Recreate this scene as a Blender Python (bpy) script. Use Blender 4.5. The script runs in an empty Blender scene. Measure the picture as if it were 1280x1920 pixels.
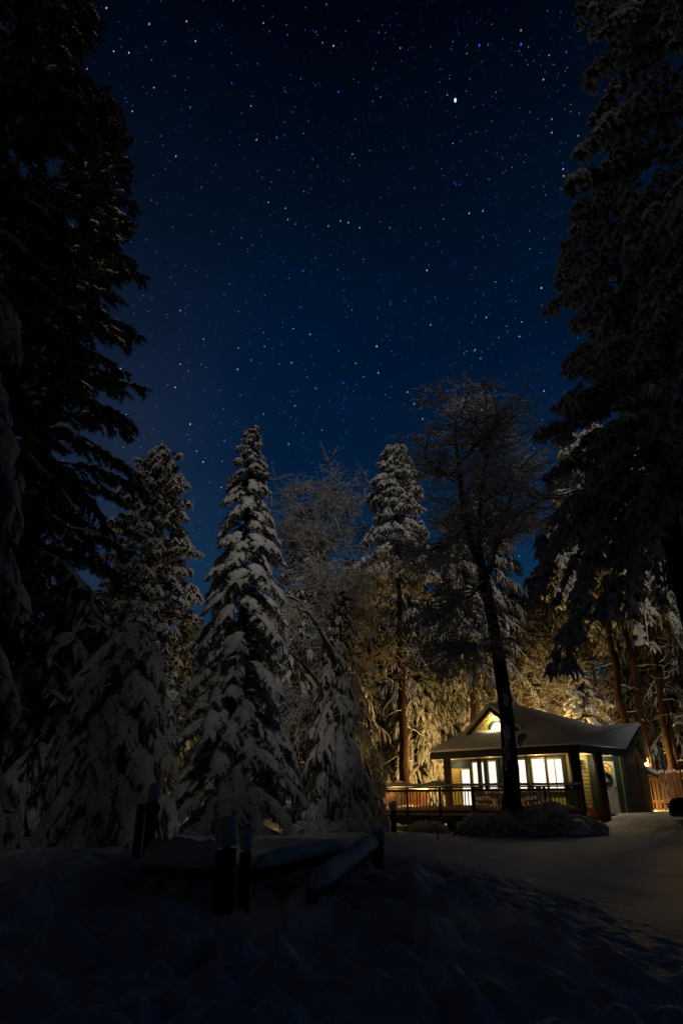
import bpy, bmesh, math, random
import numpy as np
from mathutils import Vector, Matrix

# ------------------------------------------------------------------ camera
S = bpy.context.scene
COL = S.collection
EYE = 1.6
FPX = 1280.0
HORIZON = 1515.0
PITCH = math.atan((HORIZON - 960.0) / FPX)
CP, SP = math.cos(PITCH), math.sin(PITCH)
cam_d = bpy.data.cameras.new('camera')
cam_d.sensor_fit = 'VERTICAL'; cam_d.sensor_height = 36.0; cam_d.lens = 24.0
cam_d.clip_start = 0.05; cam_d.clip_end = 6000
cam = bpy.data.objects.new('camera', cam_d); COL.objects.link(cam)
cam.location = (0, 0, EYE); cam.rotation_euler = (math.pi / 2 + PITCH, 0, 0)
S.camera = cam
S.view_settings.view_transform = 'Standard'; S.view_settings.look = 'None'
S.view_settings.exposure = 0.0; S.view_settings.gamma = 1.0
S.cycles.use_denoising = True
S.cycles.max_bounces = 5; S.cycles.diffuse_bounces = 3; S.cycles.glossy_bounces = 2
S.cycles.sample_clamp_indirect = 3.0

# ------------------------------------------------------------------ night sky
MOON_EL, MOON_AZ = 35.0, 161.0        # moon high behind the camera
w = bpy.data.worlds.new('World'); S.world = w; w.use_nodes = True
nt = w.node_tree; nt.nodes.clear()
def wn(t, **k):
    n = nt.nodes.new(t)
    for a, b in k.items(): setattr(n, a, b)
    return n
out = wn('ShaderNodeOutputWorld'); bg = wn('ShaderNodeBackground')
tc = wn('ShaderNodeTexCoord'); sep = wn('ShaderNodeSeparateXYZ')
nt.links.new(tc.outputs['Generated'], sep.inputs[0])
ramp = wn('ShaderNodeValToRGB')
stops = [(0.0, (.0045, .040, .090)), (.20, (.0040, .033, .080)), (.34, (.0026, .0205, .058)), (.45, (.0010, .0115, .040)),
         (.57, (.0004, .0072, .028)), (.73, (.0003, .0042, .0130)), (.87, (.0003, .0010, .0042)), (1.0, (.0004, .0005, .0014))]
els = ramp.color_ramp.elements
els[0].position = 0; els[0].color = (*stops[0][1], 1)
els[1].position = 1; els[1].color = (*stops[-1][1], 1)
for p_, c_ in stops[1:-1]:
    e = els.new(p_); e.color = (*c_, 1)
nt.links.new(sep.outputs['Z'], ramp.inputs['Fac'])
# a thin greyish veil low in the left of the sky, broken up by noise
mr = wn('ShaderNodeMapRange'); mr.interpolation_type = 'SMOOTHSTEP'
mr.inputs['From Min'].default_value = -0.06; mr.inputs['From Max'].default_value = -0.42
nt.links.new(sep.outputs['X'], mr.inputs['Value'])
mz = wn('ShaderNodeMapRange'); mz.interpolation_type = 'SMOOTHSTEP'
mz.inputs['From Min'].default_value = 0.85; mz.inputs['From Max'].default_value = 0.45
nt.links.new(sep.outputs['Z'], mz.inputs['Value'])
nz = wn('ShaderNodeTexNoise'); nz.inputs['Scale'].default_value = 3.0; nz.inputs['Detail'].default_value = 4
nt.links.new(tc.outputs['Generated'], nz.inputs['Vector'])
m1 = wn('ShaderNodeMath', operation='MULTIPLY'); m2 = wn('ShaderNodeMath', operation='MULTIPLY')
nt.links.new(mr.outputs[0], m1.inputs[0]); nt.links.new(mz.outputs[0], m1.inputs[1])
nt.links.new(m1.outputs[0], m2.inputs[0]); nt.links.new(nz.outputs['Fac'], m2.inputs[1])
mixv = wn('ShaderNodeMix', data_type='RGBA'); mixv.inputs['B'].default_value = (.0165, .0200, .030, 1)
nt.links.new(m2.outputs[0], mixv.inputs['Factor']); nt.links.new(ramp.outputs['Color'], mixv.inputs['A'])
# soft patches
nz2 = wn('ShaderNodeTexNoise'); nz2.inputs['Scale'].default_value = 2.2; nz2.inputs['Detail'].default_value = 3
nt.links.new(tc.outputs['Generated'], nz2.inputs['Vector'])
mp = wn('ShaderNodeMapRange'); mp.inputs['From Min'].default_value = .3; mp.inputs['From Max'].default_value = .7
mp.inputs['To Min'].default_value = .72; mp.inputs['To Max'].default_value = 1.25
nt.links.new(nz2.outputs['Fac'], mp.inputs['Value'])
vm = wn('ShaderNodeVectorMath', operation='SCALE')
nt.links.new(mixv.outputs['Result'], vm.inputs[0]); nt.links.new(mp.outputs[0], vm.inputs['Scale'])
# unseen sky behind the camera: neutral grey glow added as fill light
mb = wn('ShaderNodeMapRange'); mb.interpolation_type = 'SMOOTHSTEP'
mb.inputs['From Min'].default_value = 0.22; mb.inputs['From Max'].default_value = -0.5
nt.links.new(sep.outputs['Y'], mb.inputs['Value'])
mixb = wn('ShaderNodeMix', data_type='RGBA'); mixb.inputs['B'].default_value = (.0050, .0046, .0046, 1)
rk = wn('ShaderNodeMapRange'); rk.interpolation_type = 'SMOOTHSTEP'
rk.inputs['From Min'].default_value = .85; rk.inputs['From Max'].default_value = .15
nt.links.new(sep.outputs['Z'], rk.inputs['Value'])
rmul = wn('ShaderNodeMix', data_type='RGBA'); rmul.inputs['A'].default_value = (.0012, .0012, .0014, 1); rmul.inputs['B'].default_value = (.012, .0114, .0112, 1)
nt.links.new(rk.outputs[0], rmul.inputs['Factor']); nt.links.new(rmul.outputs['Result'], mixb.inputs['B'])
nt.links.new(mb.outputs[0], mixb.inputs['Factor']); nt.links.new(vm.outputs[0], mixb.inputs['A'])
nt.links.new(mixb.outputs['Result'], bg.inputs['Color']); bg.inputs['Strength'].default_value = 1.0
nt.links.new(bg.outputs[0], out.inputs[0])

sd = bpy.data.lights.new('moon', 'SUN'); sd.energy = 0.62; sd.angle = math.radians(5); sd.color = (1.0, .93, .84)
so = bpy.data.objects.new('moon', sd); COL.objects.link(so)
ea, aa = math.radians(MOON_EL), math.radians(MOON_AZ)
mdir = Vector((math.sin(aa) * math.cos(ea), math.cos(aa) * math.cos(ea), math.sin(ea)))
so.rotation_euler = mdir.to_track_quat('Z', 'Y').to_euler(); so.location = mdir * 60

# ------------------------------------------------------------------ helpers
def ray(px, py):
    dx = (px - 640.0) / FPX; dy = (960.0 - py) / FPX
    return dx, CP - dy * SP, SP + dy * CP
def P(px, py, D):
    x, y, z = ray(px, py)
    return Vector((x * D / y, D, EYE + z * D / y))
def proj(v):
    X, Y, Z = v[0], v[1], v[2] - EYE
    f = Y * CP + Z * SP; u = -Y * SP + Z * CP
    return 640 + FPX * X / f, 960 - FPX * u / f

def _hash(i, j, s):
    n = (i * 374761393 + j * 668265263 + s * 1442695041) & 0xffffffff
    n = ((n ^ (n >> 13)) * 1274126177) & 0xffffffff
    return ((n ^ (n >> 16)) & 0xffff) / 65535.0
def vnoise(x, y, s=0):
    x = np.asarray(x, float); y = np.asarray(y, float)
    i = np.floor(x).astype(np.int64); j = np.floor(y).astype(np.int64)
    fx = x - i; fy = y - j
    fx = fx * fx * (3 - 2 * fx); fy = fy * fy * (3 - 2 * fy)
    a = _hash(i, j, s); b = _hash(i + 1, j, s); c = _hash(i, j + 1, s); d = _hash(i + 1, j + 1, s)
    return (a * (1 - fx) + b * fx) * (1 - fy) + (c * (1 - fx) + d * fx) * fy - .5
def sstep(a, b, x):
    t = np.clip((np.asarray(x, float) - a) / (b - a), 0, 1); return t * t * (3 - 2 * t)

def ground_z(x, y):
    x = np.asarray(x, float); y = np.asarray(y, float)
    yr = np.interp(y, [-30, 0, 6, 12, 18, 26, 31, 40, 60, 120, 700], [0, .02, .12, .36, .6, .74, .77, .95, 1.5, 2.5, 8])
    yl = np.interp(y, [-30, 0, 2, 4, 6, 7.5, 9, 13, 20, 30, 40, 60, 120, 700], [0, .25, .4, .6, .86, .98, 1.02, 1.06, .96, .79, .95, 1.5, 2.5, 8])
    edge = 1.0 + .045 * y + .5 * vnoise(y * .5, y * 0 + 3, 9)
    f = sstep(edge + 3.2, edge - 1.6, x)
    z = yr * (1 - f) + yl * f
    z = z + .62 * sstep(9.0, 11.5, x) * sstep(24, 31, y) * sstep(60, 40, y)
    near = sstep(30, 14, y)
    bank = f * sstep(12, 6, y)
    a = vnoise(x * 3.1, y * 3.1, 1); b = vnoise(x * 7.3, y * 7.3, 2); c = vnoise(x * 1.1, y * 1.1, 3)
    z = z + .05 * c + .008 * near * b + bank * (.22 * np.abs(a) ** 1.0 * 1.4 + .06 * b + .12 * c)
    z = z + .012 * near * vnoise(x * 1.1, y * 1.3, 5)
    clod = np.maximum(0, vnoise(x * 5.1 + 3, y * 4.3, 11) - .02) + .6 * np.maximum(0, vnoise(x * 10.7, y * 9.1 + 5, 12) - .05)
    z = z + clod * (.018 + .03 * f + .20 * bank + .05 * sstep(.15, .4, vnoise(x * .45, y * .4, 13))) * near
    z = z + .10 * sstep(22, 26, y) * sstep(33, 29, y) * sstep(9.3, 11, x) * (vnoise(x * 2.6, y * 2.2, 14) + .6 * np.abs(vnoise(x * 6, y * 5, 15)))
    return z
def gz(x, y): return float(ground_z(x, y))

def MAT(name, base, rough=.7, noise=None, bump=None, metal=0, emit=None, coords='Object', spec=None):
    m = bpy.data.materials.new(name); m.use_nodes = True
    t = m.node_tree; b = t.nodes['Principled BSDF']
    b.inputs['Base Color'].default_value = (*base, 1); b.inputs['Roughness'].default_value = rough
    b.inputs['Metallic'].default_value = metal
    if spec is not None: b.inputs['Specular IOR Level'].default_value = spec
    tcn = t.nodes.new('ShaderNodeTexCoord'); mpn = t.nodes.new('ShaderNodeMapping')
    t.links.new(tcn.outputs[coords], mpn.inputs[0])
    if noise:
        sc, c2, scale3 = noise
        mpn.inputs['Scale'].default_value = scale3
        n = t.nodes.new('ShaderNodeTexNoise'); n.inputs['Scale'].default_value = sc; n.inputs['Detail'].default_value = 5
        t.links.new(mpn.outputs[0], n.inputs['Vector'])
        r = t.nodes.new('ShaderNodeMapRange'); r.inputs['From Min'].default_value = .33; r.inputs['From Max'].default_value = .67
        t.links.new(n.outputs['Fac'], r.inputs['Value'])
        mx = t.nodes.new('ShaderNodeMix'); mx.data_type = 'RGBA'
        mx.inputs['A'].default_value = (*base, 1); mx.inputs['B'].default_value = (*c2, 1)
        t.links.new(r.outputs[0], mx.inputs['Factor']); t.links.new(mx.outputs['Result'], b.inputs['Base Color'])
    if bump:
        n2 = t.nodes.new('ShaderNodeTexNoise'); n2.inputs['Scale'].default_value = bump[0]; n2.inputs['Detail'].default_value = 6
        t.links.new(mpn.outputs[0], n2.inputs['Vector'])
        bp = t.nodes.new('ShaderNodeBump'); bp.inputs['Strength'].default_value = bump[1]; bp.inputs['Distance'].default_value = bump[2]
        t.links.new(n2.outputs['Fac'], bp.inputs['Height']); t.links.new(bp.outputs[0], b.inputs['Normal'])
    if emit:
        b.inputs['Emission Color'].default_value = (*emit[0], 1); b.inputs['Emission Strength'].default_value = emit[1]
    return m

M = {}
M['snow'] = MAT('snow', (.80, .80, .82), .6, bump=(14, .7, .06), spec=.2)
M['treesnow'] = MAT('tree_snow', (.78, .77, .77), .7, noise=(3.5, (.56, .55, .53), (1, 1, 1)), bump=(16, 1.0, .09), spec=.1)
M['needle'] = MAT('needles', (.026, .034, .014), .75, noise=(2.0, (.055, .055, .022), (1, 1, 1)), spec=.15)
M['needle_pale'] = MAT('needles_frosted', (.06, .06, .025), .8, noise=(1.6, (.22, .20, .11), (1, 1, 1)), spec=.1)
M['bark'] = MAT('bark', (.055, .030, .018), .9, noise=(6, (.10, .050, .026), (3, 3, .5)), bump=(10, 1.0, .04), spec=.1)
M['redbark'] = MAT('red_bark', (.050, .023, .012), .9, noise=(6, (.022, .011, .007), (4, 4, .5)), bump=(9, 1.0, .05), spec=.1)
M['darkbark'] = MAT('dark_bark', (.022, .018, .015), .9, noise=(5, (.04, .033, .028), (3, 3, .8)), bump=(10, 1.0, .04), spec=.1)
M['twig'] = MAT('twig', (.09, .055, .035), .9, spec=.1)
M['wood'] = MAT('weathered_wood', (.035, .028, .022), .85, noise=(8, (.06, .048, .036), (1, 1, 4)), bump=(30, .5, .01))
M['cedar'] = MAT('cedar_rail', (.46, .20, .06), .65, noise=(5, (.34, .14, .04), (8, 8, 1)))
M['fascia'] = MAT('dark_fascia', (.014, .017, .014), .6, noise=(6, (.022, .024, .02), (1, 1, 1)))
M['green'] = MAT('green_trim', (.022, .055, .045), .55, noise=(6, (.03, .066, .054), (1, 1, 3)))
M['yellow'] = MAT('yellow_siding', (.66, .52, .15), .6, noise=(4, (.58, .45, .12), (1, 1, 6)))
M['brown'] = MAT('brown_siding', (.20, .095, .028), .7, noise=(5, (.14, .065, .02), (6, 6, .6)))
M['log'] = MAT('log_post', (.07, .032, .018), .8, noise=(6, (.04, .02, .012), (4, 4, .6)), bump=(10, .8, .02))
M['white'] = MAT('white_paint', (.72, .71, .66), .45, noise=(3, (.66, .65, .6), (1, 1, 1)))
M['soffit'] = MAT('soffit', (.55, .40, .14), .7, noise=(4, (.47, .34, .12), (1, 1, 1)))
M['cream'] = MAT('cream_trim', (.60, .50, .24), .5, noise=(4, (.52, .43, .2), (1, 1, 1)))
M['pane'] = MAT('lit_pane', (.6, .55, .45), .3, emit=((1.0, .90, .82), 1.12))
M['pane_warm'] = MAT('lit_fanlight', (.5, .3, .08), .3, emit=((1.0, .55, .10), .55))
M['bulb'] = MAT('lamp_bulb', (.8, .8, .7), .3, emit=((1.0, .85, .6), 12.0))
M['lampglass'] = MAT('lamp_glass', (.7, .6, .4), .3, emit=((1.0, .78, .4), .3))
M['iron'] = MAT('black_iron', (.015, .015, .015), .5, noise=(10, (.025, .025, .025), (1, 1, 1)), metal=.3)
M['wreath'] = MAT('wreath_green', (.012, .022, .012), .8, noise=(12, (.03, .045, .02), (1, 1, 1)))
M['greenplastic'] = MAT('green_plastic', (.02, .33, .05), .35, noise=(5, (.015, .27, .04), (1, 1, 1)))
M['redplastic'] = MAT('red_plastic', (.55, .06, .02), .4, noise=(5, (.45, .05, .02), (1, 1, 1)))
M['blue'] = MAT('blue_reflector', (.01, .02, .28), .25, noise=(5, (.01, .015, .22), (1, 1, 1)), emit=None)
M['wire'] = MAT('wire_mesh', (.12, .12, .13), .45, noise=(5, (.16, .16, .17), (1, 1, 1)), metal=.6)
M['car'] = MAT('dark_car_paint', (.006, .006, .007), .35, noise=(3, (.008, .008, .009), (1, 1, 1)))
M['rubber'] = MAT('tyre_rubber', (.012, .012, .012), .9, noise=(6, (.02, .02, .02), (1, 1, 1)))
M['glass'] = MAT('dark_glass', (.01, .011, .013), .08, noise=(2, (.012, .013, .015), (1, 1, 1)))
M['fencewood'] = MAT('pale_fence_wood', (.30, .17, .065), .75, noise=(5, (.22, .12, .045), (6, 6, 1)))

def tag(o, label=None, cat=None, group=None, kind=None):
    if label: o['label'] = label
    if cat: o['category'] = cat
    if group: o['group'] = group
    if kind: o['kind'] = kind
    return o
def thing(name, loc, label, cat, group=None, rz=0):
    o = bpy.data.objects.new(name, None); COL.objects.link(o); o.location = loc; o.rotation_euler = (0, 0, rz)
    o.empty_display_size = .2
    return tag(o, label, cat, group)
def link(name, me, mats, parent=None):
    o = bpy.data.objects.new(name, me); COL.objects.link(o)
    for m in (mats if isinstance(mats, (list, tuple)) else [mats]): me.materials.append(m)
    if parent is not None:
        o.parent = parent
    return o

class Geo:
    """collects vertex / face arrays of one mesh"""
    def __init__(s): s.v = []; s.f3 = []; s.f4 = []; s.n = 0
    def add(s, V, F):
        V = np.asarray(V, np.float32).reshape(-1, 3); F = np.asarray(F, np.int64)
        if len(V) == 0: return
        s.v.append(V); (s.f3 if F.shape[1] == 3 else s.f4).append(F + s.n); s.n += len(V)
    def mesh(s, name, smooth=True, origin=(0, 0, 0)):
        me = bpy.data.meshes.new(name)
        if s.n == 0: return me
        V = np.concatenate(s.v) - np.asarray(origin, np.float32)
        f3 = np.concatenate(s.f3) if s.f3 else np.zeros((0, 3), np.int64)
        f4 = np.concatenate(s.f4) if s.f4 else np.zeros((0, 4), np.int64)
        me.vertices.add(len(V)); me.vertices.foreach_set('co', V.ravel())
        idx = np.concatenate([f3.ravel(), f4.ravel()]).astype(np.int32)
        me.loops.add(len(idx)); me.loops.foreach_set('vertex_index', idx)
        tot = np.concatenate([np.full(len(f3), 3), np.full(len(f4), 4)]).astype(np.int32)
        st = np.concatenate([[0], np.cumsum(tot)[:-1]]).astype(np.int32)
        me.polygons.add(len(tot)); me.polygons.foreach_set('loop_start', st); me.polygons.foreach_set('loop_total', tot)
        me.polygons.foreach_set('use_smooth', np.full(len(tot), smooth, bool))
        me.update(calc_edges=True)
        return me
    def obj(s, name, mat, parent=None, smooth=True):
        org = (0, 0, 0)
        if parent is not None: org = tuple(parent.matrix_world.translation) if parent.parent is None else tuple(parent_origin(parent))
        me = s.mesh(name, smooth, org)
        return link(name, me, mat, parent)
def parent_origin(o):
    t = Vector(o.location)
    while o.parent is not None:
        o = o.parent; t += Vector(o.location)
    return t
# things are built in world coordinates and re-based on their thing's own origin
_old_obj = Geo.obj
def _geo_obj(s, name, mat, parent=None, smooth=True):
    org = tuple(parent_origin(parent)) if parent is not None else (0, 0, 0)
    return link(name, s.mesh(name, smooth, org), mat, parent)
Geo.obj = _geo_obj

def norm(a): return a / (np.linalg.norm(a, axis=-1, keepdims=True) + 1e-9)

def sweep(g, pts, rw, rh, sides=6, rng=None, jit=0.0, bottom=1.0, lift=0.0):
    """N tubes through pts (N,m,3) with half-width rw, half-height rh (N,m); bottom<1 flattens the underside"""
    pts = np.asarray(pts, float); N, m, _ = pts.shape
    if N == 0: return
    tan = np.empty_like(pts)
    tan[:, 1:-1] = pts[:, 2:] - pts[:, :-2]; tan[:, 0] = pts[:, 1] - pts[:, 0]; tan[:, -1] = pts[:, -1] - pts[:, -2]
    tan = norm(tan)
    up = np.zeros_like(tan); up[..., 2] = 1
    vert = np.abs(tan[..., 2]) > .97
    up[vert] = (0, 1, 0)
    lat = norm(np.cross(tan, up)); u = np.cross(lat, tan)
    th = np.arange(sides) * 2 * math.pi / sides + (math.pi / sides)
    c = np.cos(th); s = np.sin(th)
    s = np.where(s < 0, s * bottom, s)
    j = 1.0 if rng is None or jit == 0 else 1 + rng.uniform(-jit, jit, (N, m, sides, 1))
    V = pts[:, :, None, :] + (lat[:, :, None, :] * (c[None, None, :, None] * rw[:, :, None, None]) +
                              u[:, :, None, :] * ((s[None, None, :, None] + lift) * rh[:, :, None, None])) * j
    base = np.arange(N)[:, None, None] * (m * sides) + np.arange(m - 1)[None, :, None] * sides
    k = np.arange(sides)[None, None, :]; k2 = (k + 1) % sides
    F = np.stack([base + k, base + k2, base + sides + k2, base + sides + k], -1).reshape(-1, 4)
    g.add(V.reshape(-1, 3), F)

def spikes(g, Q, Dn, ln, wd, rng):
    """N thin leaf-like triangles from Q along Dn"""
    N = len(Q)
    if N == 0: return
    r = norm(rng.normal(size=(N, 3))); side = norm(np.cross(Dn, r))
    ln = np.asarray(ln).reshape(-1, 1); wd = np.asarray(wd).reshape(-1, 1)
    V = np.stack([Q - side * wd, Q + side * wd, Q + Dn * ln], 1)
    g.add(V.reshape(-1, 3), np.arange(N * 3).reshape(-1, 3))

def trunk_geo(g, base, top, r0, r1, rng, n=14, sides=12, wob=.06, flare=1.35):
    t = np.linspace(0, 1, n)
    p = np.asarray(base)[None] * (1 - t[:, None]) + np.asarray(top)[None] * t[:, None]
    p[1:-1, :2] += rng.normal(size=(n - 2, 2)) * wob * .5
    r = r0 + (r1 - r0) * t; r[0] *= flare
    sweep(g, p[None], r[None], r[None], sides, rng, .06)

# ------------------------------------------------------------------ trees
def conifer(label, top, D=None, R=2.0, hb=1.0, nb=110, seed=1, group=None, style='spruce', tr=None, snow=1.0, droop=.45, e_top=28, e_low=-12,
            det=1.0, pad=1.0, fringe=1.0, pw=.85, lean=0.0, leany=0.0, name='conifer', needle='needle', bark='bark', zbase=None, tuftn=1.0, low_limit=1.0, dtop=.45, fr_snow=1.0, t_in=.16, extra=(), top_world=None, clear_dead=0, cat='tree', rmin=.12):
    rng = np.random.default_rng(seed)
    tp = np.array(top_world if top_world is not None else P(top[0], top[1], D), float)
    bx, by = tp[0] - lean, tp[1] - leany
    bz = gz(bx, by) - .08 if zbase is None else zbase
    base = np.array([bx, by, bz]); H = tp[2] - bz
    root = thing(name, tuple(base), label, cat, group)
    gt = Geo(); r0 = tr if tr else .018 * H + .03
    tt = np.linspace(0, 1, 16)
    def axis(h):  # h 0..1
        h = np.asarray(h)
        return np.stack([bx + lean * h ** 1.5, by + leany * h ** 1.5, bz + H * h], -1)
    ap = axis(tt); ap[2:-1, :2] += rng.normal(size=(13, 2)) * .012 * H ** .5
    rr = r0 * (1 - .93 * tt); rr[0] *= 1.3
    sweep(gt, ap[None], rr[None], rr[None], 10, rng, .07)
    gt.obj('trunk', M[bark], root)
    gc, gs = Geo(), Geo()
    # main boughs
    i = np.arange(nb)
    q = ((i + rng.uniform(.1, .9, nb)) / nb)
    h = (hb + (H * .99 - hb) * (1 - (1 - q) ** 1.12)) / H
    k = np.clip((h * H - hb) / (H - hb), 0, 1)
    az = i * 2.39996 + rng.normal(0, .35, nb)
    prof = ((1 - k) ** pw) * (low_limit + (1 - low_limit) * np.clip(k / .25, 0, 1))
    L = np.maximum(R * prof * rng.uniform(.72, 1.16, nb), rmin * rng.uniform(.8, 1.3, nb))
    el = np.radians(e_low + (e_top - e_low) * k ** 1.1 + rng.normal(0, 7, nb))
    dr = droop * rng.uniform(.7, 1.3, nb) * (1 - dtop * k)
    if extra:
        ex = np.array(extra, float)            # (height, azimuth, length, elevation, droop)
        h = np.concatenate([h, ex[:, 0] / H]); az = np.concatenate([az, ex[:, 1]]); L = np.concatenate([L, ex[:, 2]])
        el = np.concatenate([el, np.radians(ex[:, 3])]); dr = np.concatenate([dr, ex[:, 4]]); nb += len(ex)
    o = axis(h)
    rad = np.stack([np.cos(az), np.sin(az), np.zeros(nb)], -1); lat = np.stack([-np.sin(az), np.cos(az), np.zeros(nb)], -1)
    curl = rng.normal(0, .12, nb)
    def bpt(bi, t):
        l = L[bi]; t = np.asarray(t)
        z = l * (np.tan(el[bi]) * t - dr[bi] * t ** 2.2)
        return o[bi] + rad[bi] * (l * t * np.cos(el[bi]) ** .3)[..., None] + lat[bi] * (l * curl[bi] * t ** 2)[..., None] + np.stack([0 * z, 0 * z, z], -1)
    mt = np.linspace(0, 1, 6)
    allb = np.repeat(np.arange(nb), 6).reshape(nb, 6)
    bp = bpt(allb, np.tile(mt, (nb, 1)))
    br = (.010 + .012 * L)[:, None] * (1 - .8 * mt)[None]
    sweep(gc, bp, br, br, 4)
    # twigs off every bough
    sp = .16 * det if style != 'pine' else .22 * det
    cnt = np.clip((L / sp).astype(int) * 2, 4, 64)
    bi = np.repeat(np.arange(nb), cnt); n = len(bi)
    t = rng.uniform(t_in, 1.0, n) ** .75
    side = rng.choice([-1.0, 1.0], n)
    tl = np.clip(.42 * L[bi], .10, .50 * det) * (1.15 - .75 * t) * rng.uniform(.65, 1.25, n) + .05 * det
    A = bpt(bi, t); B1 = bpt(bi, np.minimum(t + .06, 1.06)); fw = norm(B1 - A)
    ang = np.radians(rng.uniform(32, 66, n))
    d = fw * np.cos(ang)[:, None] + lat[bi] * (side * np.sin(ang))[:, None]
    sag = {'spruce': .35, 'weeping': 1.15, 'shroud': 1.0, 'pine': -.25}[style] * rng.uniform(.6, 1.4, n)
    st = np.linspace(0, 1, 5)
    tw = A[:, None] + d[:, None] * (tl[:, None] * st[None])[..., None]
    tw[..., 2] -= (tl * sag)[:, None] * st[None] ** 1.8
    sweep(gc, tw[:, ::2], (np.full((n, 3), .008 * det)), np.full((n, 3), .008 * det), 3)
    if style != 'pine':
        # needles: short dark spikes at both sides and below every twig
        m = max(4, int(11 * fringe))
        s_ = rng.uniform(.05, 1.08, (n, m)); i0 = np.clip((s_ * 4).astype(int), 0, 3); f = (s_ * 4 - i0)[..., None]
        ii = np.arange(n)[:, None]
        Q = tw[ii, i0] * (1 - f) + tw[ii, i0 + 1] * f
        td = norm(tw[ii, i0 + 1] - tw[ii, i0])
        rnd = rng.normal(size=(n, m, 3)); rnd[..., 2] = -np.abs(rnd[..., 2]) * (1.2 if style != 'spruce' else .9) + .15
        dn = norm(td * .8 + norm(rnd) * .95)
        ln = (.11 * det + .14 * tl)[:, None] * rng.uniform(.6, 1.25, (n, m))
        spikes(gc, Q.reshape(-1, 3), dn.reshape(-1, 3), ln.ravel(), (.016 * det * rng.uniform(.7, 1.5, n * m)), rng)
        # extra dark fill needles close to the trunk and along the boughs
        mm = int(14 * fringe); bj = np.repeat(np.arange(nb), mm); t2 = rng.uniform(.05, 1, len(bj))
        Q2 = bpt(bj, t2); r2 = rng.normal(size=Q2.shape); r2[:, 2] = -np.abs(r2[:, 2])
        spikes(gc, Q2, norm(norm(r2) + rad[bj] * .5), rng.uniform(.14, .34, len(bj)) * det, np.full(len(bj), .03 * det), rng)
        # snow along the twigs ...
        keep = rng.random(n) < snow
        T = tw[keep]; l2 = tl[keep]
        pr = np.array([.25, .85, 1.0, .8, .12])
        sr = (.045 * det + .10 * l2) * rng.uniform(.75, 1.3, len(T)) * pad
        sweep(gs, T, sr[:, None] * pr[None], sr[:, None] * pr[None] * .85, 6, rng, .24, .42, .25)
        # frosted needle tips fringing the snow
        mf = int(7 * fr_snow); kf = np.repeat(np.arange(len(T)), mf); sf_ = rng.uniform(.1, 1.0, len(kf)); i1 = np.clip((sf_ * 4).astype(int), 0, 3); f1 = (sf_ * 4 - i1)[:, None]
        Qf = T[kf, i1] * (1 - f1) + T[kf, i1 + 1] * f1; tf = norm(T[kf, i1 + 1] - T[kf, i1]); rf_ = rng.normal(size=(len(kf), 3)); rf_[:, 2] -= .5
        spikes(gs, Qf, norm(tf * .9 + norm(rf_)), sr[kf] * rng.uniform(1.2, 2.6, len(kf)) + .03, .020 * det * rng.uniform(.6, 1.4, len(kf)), rng)
        # ... and a thick pad along the crest of every bough
        kb = np.where(rng.random(nb) < min(1, snow * 1.15))[0]
        m7 = np.linspace(.12 + .6 * (t_in - .16), 1.03, 8); pb = bpt(np.repeat(kb, 8).reshape(-1, 8), np.tile(m7, (len(kb), 1)))
        pr7 = np.array([.10, .55, .85, 1.0, 1.0, .9, .66, .06])
        wb = (np.clip(.15 * L[kb], .05, .20 * det) * rng.uniform(.8, 1.25, len(kb)) * pad)
        pb[..., 2] += .02
        sweep(gs, pb, (wm := wb[:, None] * pr7[None] * rng.uniform(.72, 1.25, (len(kb), 8))), wm * .58, 8, rng, .26, .35, .25)
    else:
        # pine: tufts of long needles at the twig ends, each with a cap of snow
        E = tw[:, -1]; m = int(64 * fringe)
        dn = rng.normal(size=(n, m, 3)); dn[..., 2] -= .35; dn = norm(dn)
        tr_ = .24 * det * rng.uniform(.75, 1.3, n) * tuftn
        spikes(gc, np.repeat(E, m, 0), dn.reshape(-1, 3), np.repeat(tr_, m) * rng.uniform(.6, 1.0, n * m), np.full(n * m, .012 * det), rng)
        keep = rng.random(n) < snow
        T = E[keep]; rr_ = tr_[keep]; dd = d[keep].copy(); dd[:, 2] -= .25
        st5 = np.linspace(-.7, .75, 6)
        pts = T[:, None] + dd[:, None] * (rr_[:, None] * st5[None])[..., None]
        pts[..., 2] += (rr_ * .34)[:, None] * (1 - .7 * st5[None] ** 2)
        pr = np.array([.08, .7, 1.0, .95, .66, .08])
        sweep(gs, pts, rr_[:, None] * pr[None] * .46 * pad, rr_[:, None] * pr[None] * .40 * pad, 7, rng, .32, .45, .15)
        nf = 5; kf = np.repeat(np.arange(len(T)), nf); af = np.tile(np.arange(nf), len(T)) * (2 * math.pi / nf) + rng.uniform(-.6, .6, len(kf))
        df = np.stack([np.cos(af), np.sin(af), rng.uniform(-.55, .1, len(kf))], -1) + dd[kf] * .55; df = norm(df)
        lf = rr_[kf] * rng.uniform(.75, 1.2, len(kf)); s4 = np.array([.05, .4, .72, .93, 1.02])
        pf = T[kf][:, None] + df[:, None] * (lf[:, None] * s4[None])[..., None]
        pf[..., 2] += (rr_[kf] * .22)[:, None] - (lf * .55)[:, None] * s4[None] ** 2
        p4 = np.array([.7, 1.0, .92, .62, .05]); wf = rr_[kf] * rng.uniform(.17, .30, len(kf)) * pad
        sweep(gs, pf, wf[:, None] * p4[None], wf[:, None] * p4[None] * .9, 5, rng, .25, .45, .2)
        # snow lines on the boughs
        sweep(gs, bp[:, 1:] + np.array([0, 0, .02]), br[:, 1:] * 1.2 + .012, br[:, 1:] * .9 + .012, 5, rng, .2, .3, .5)
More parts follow.
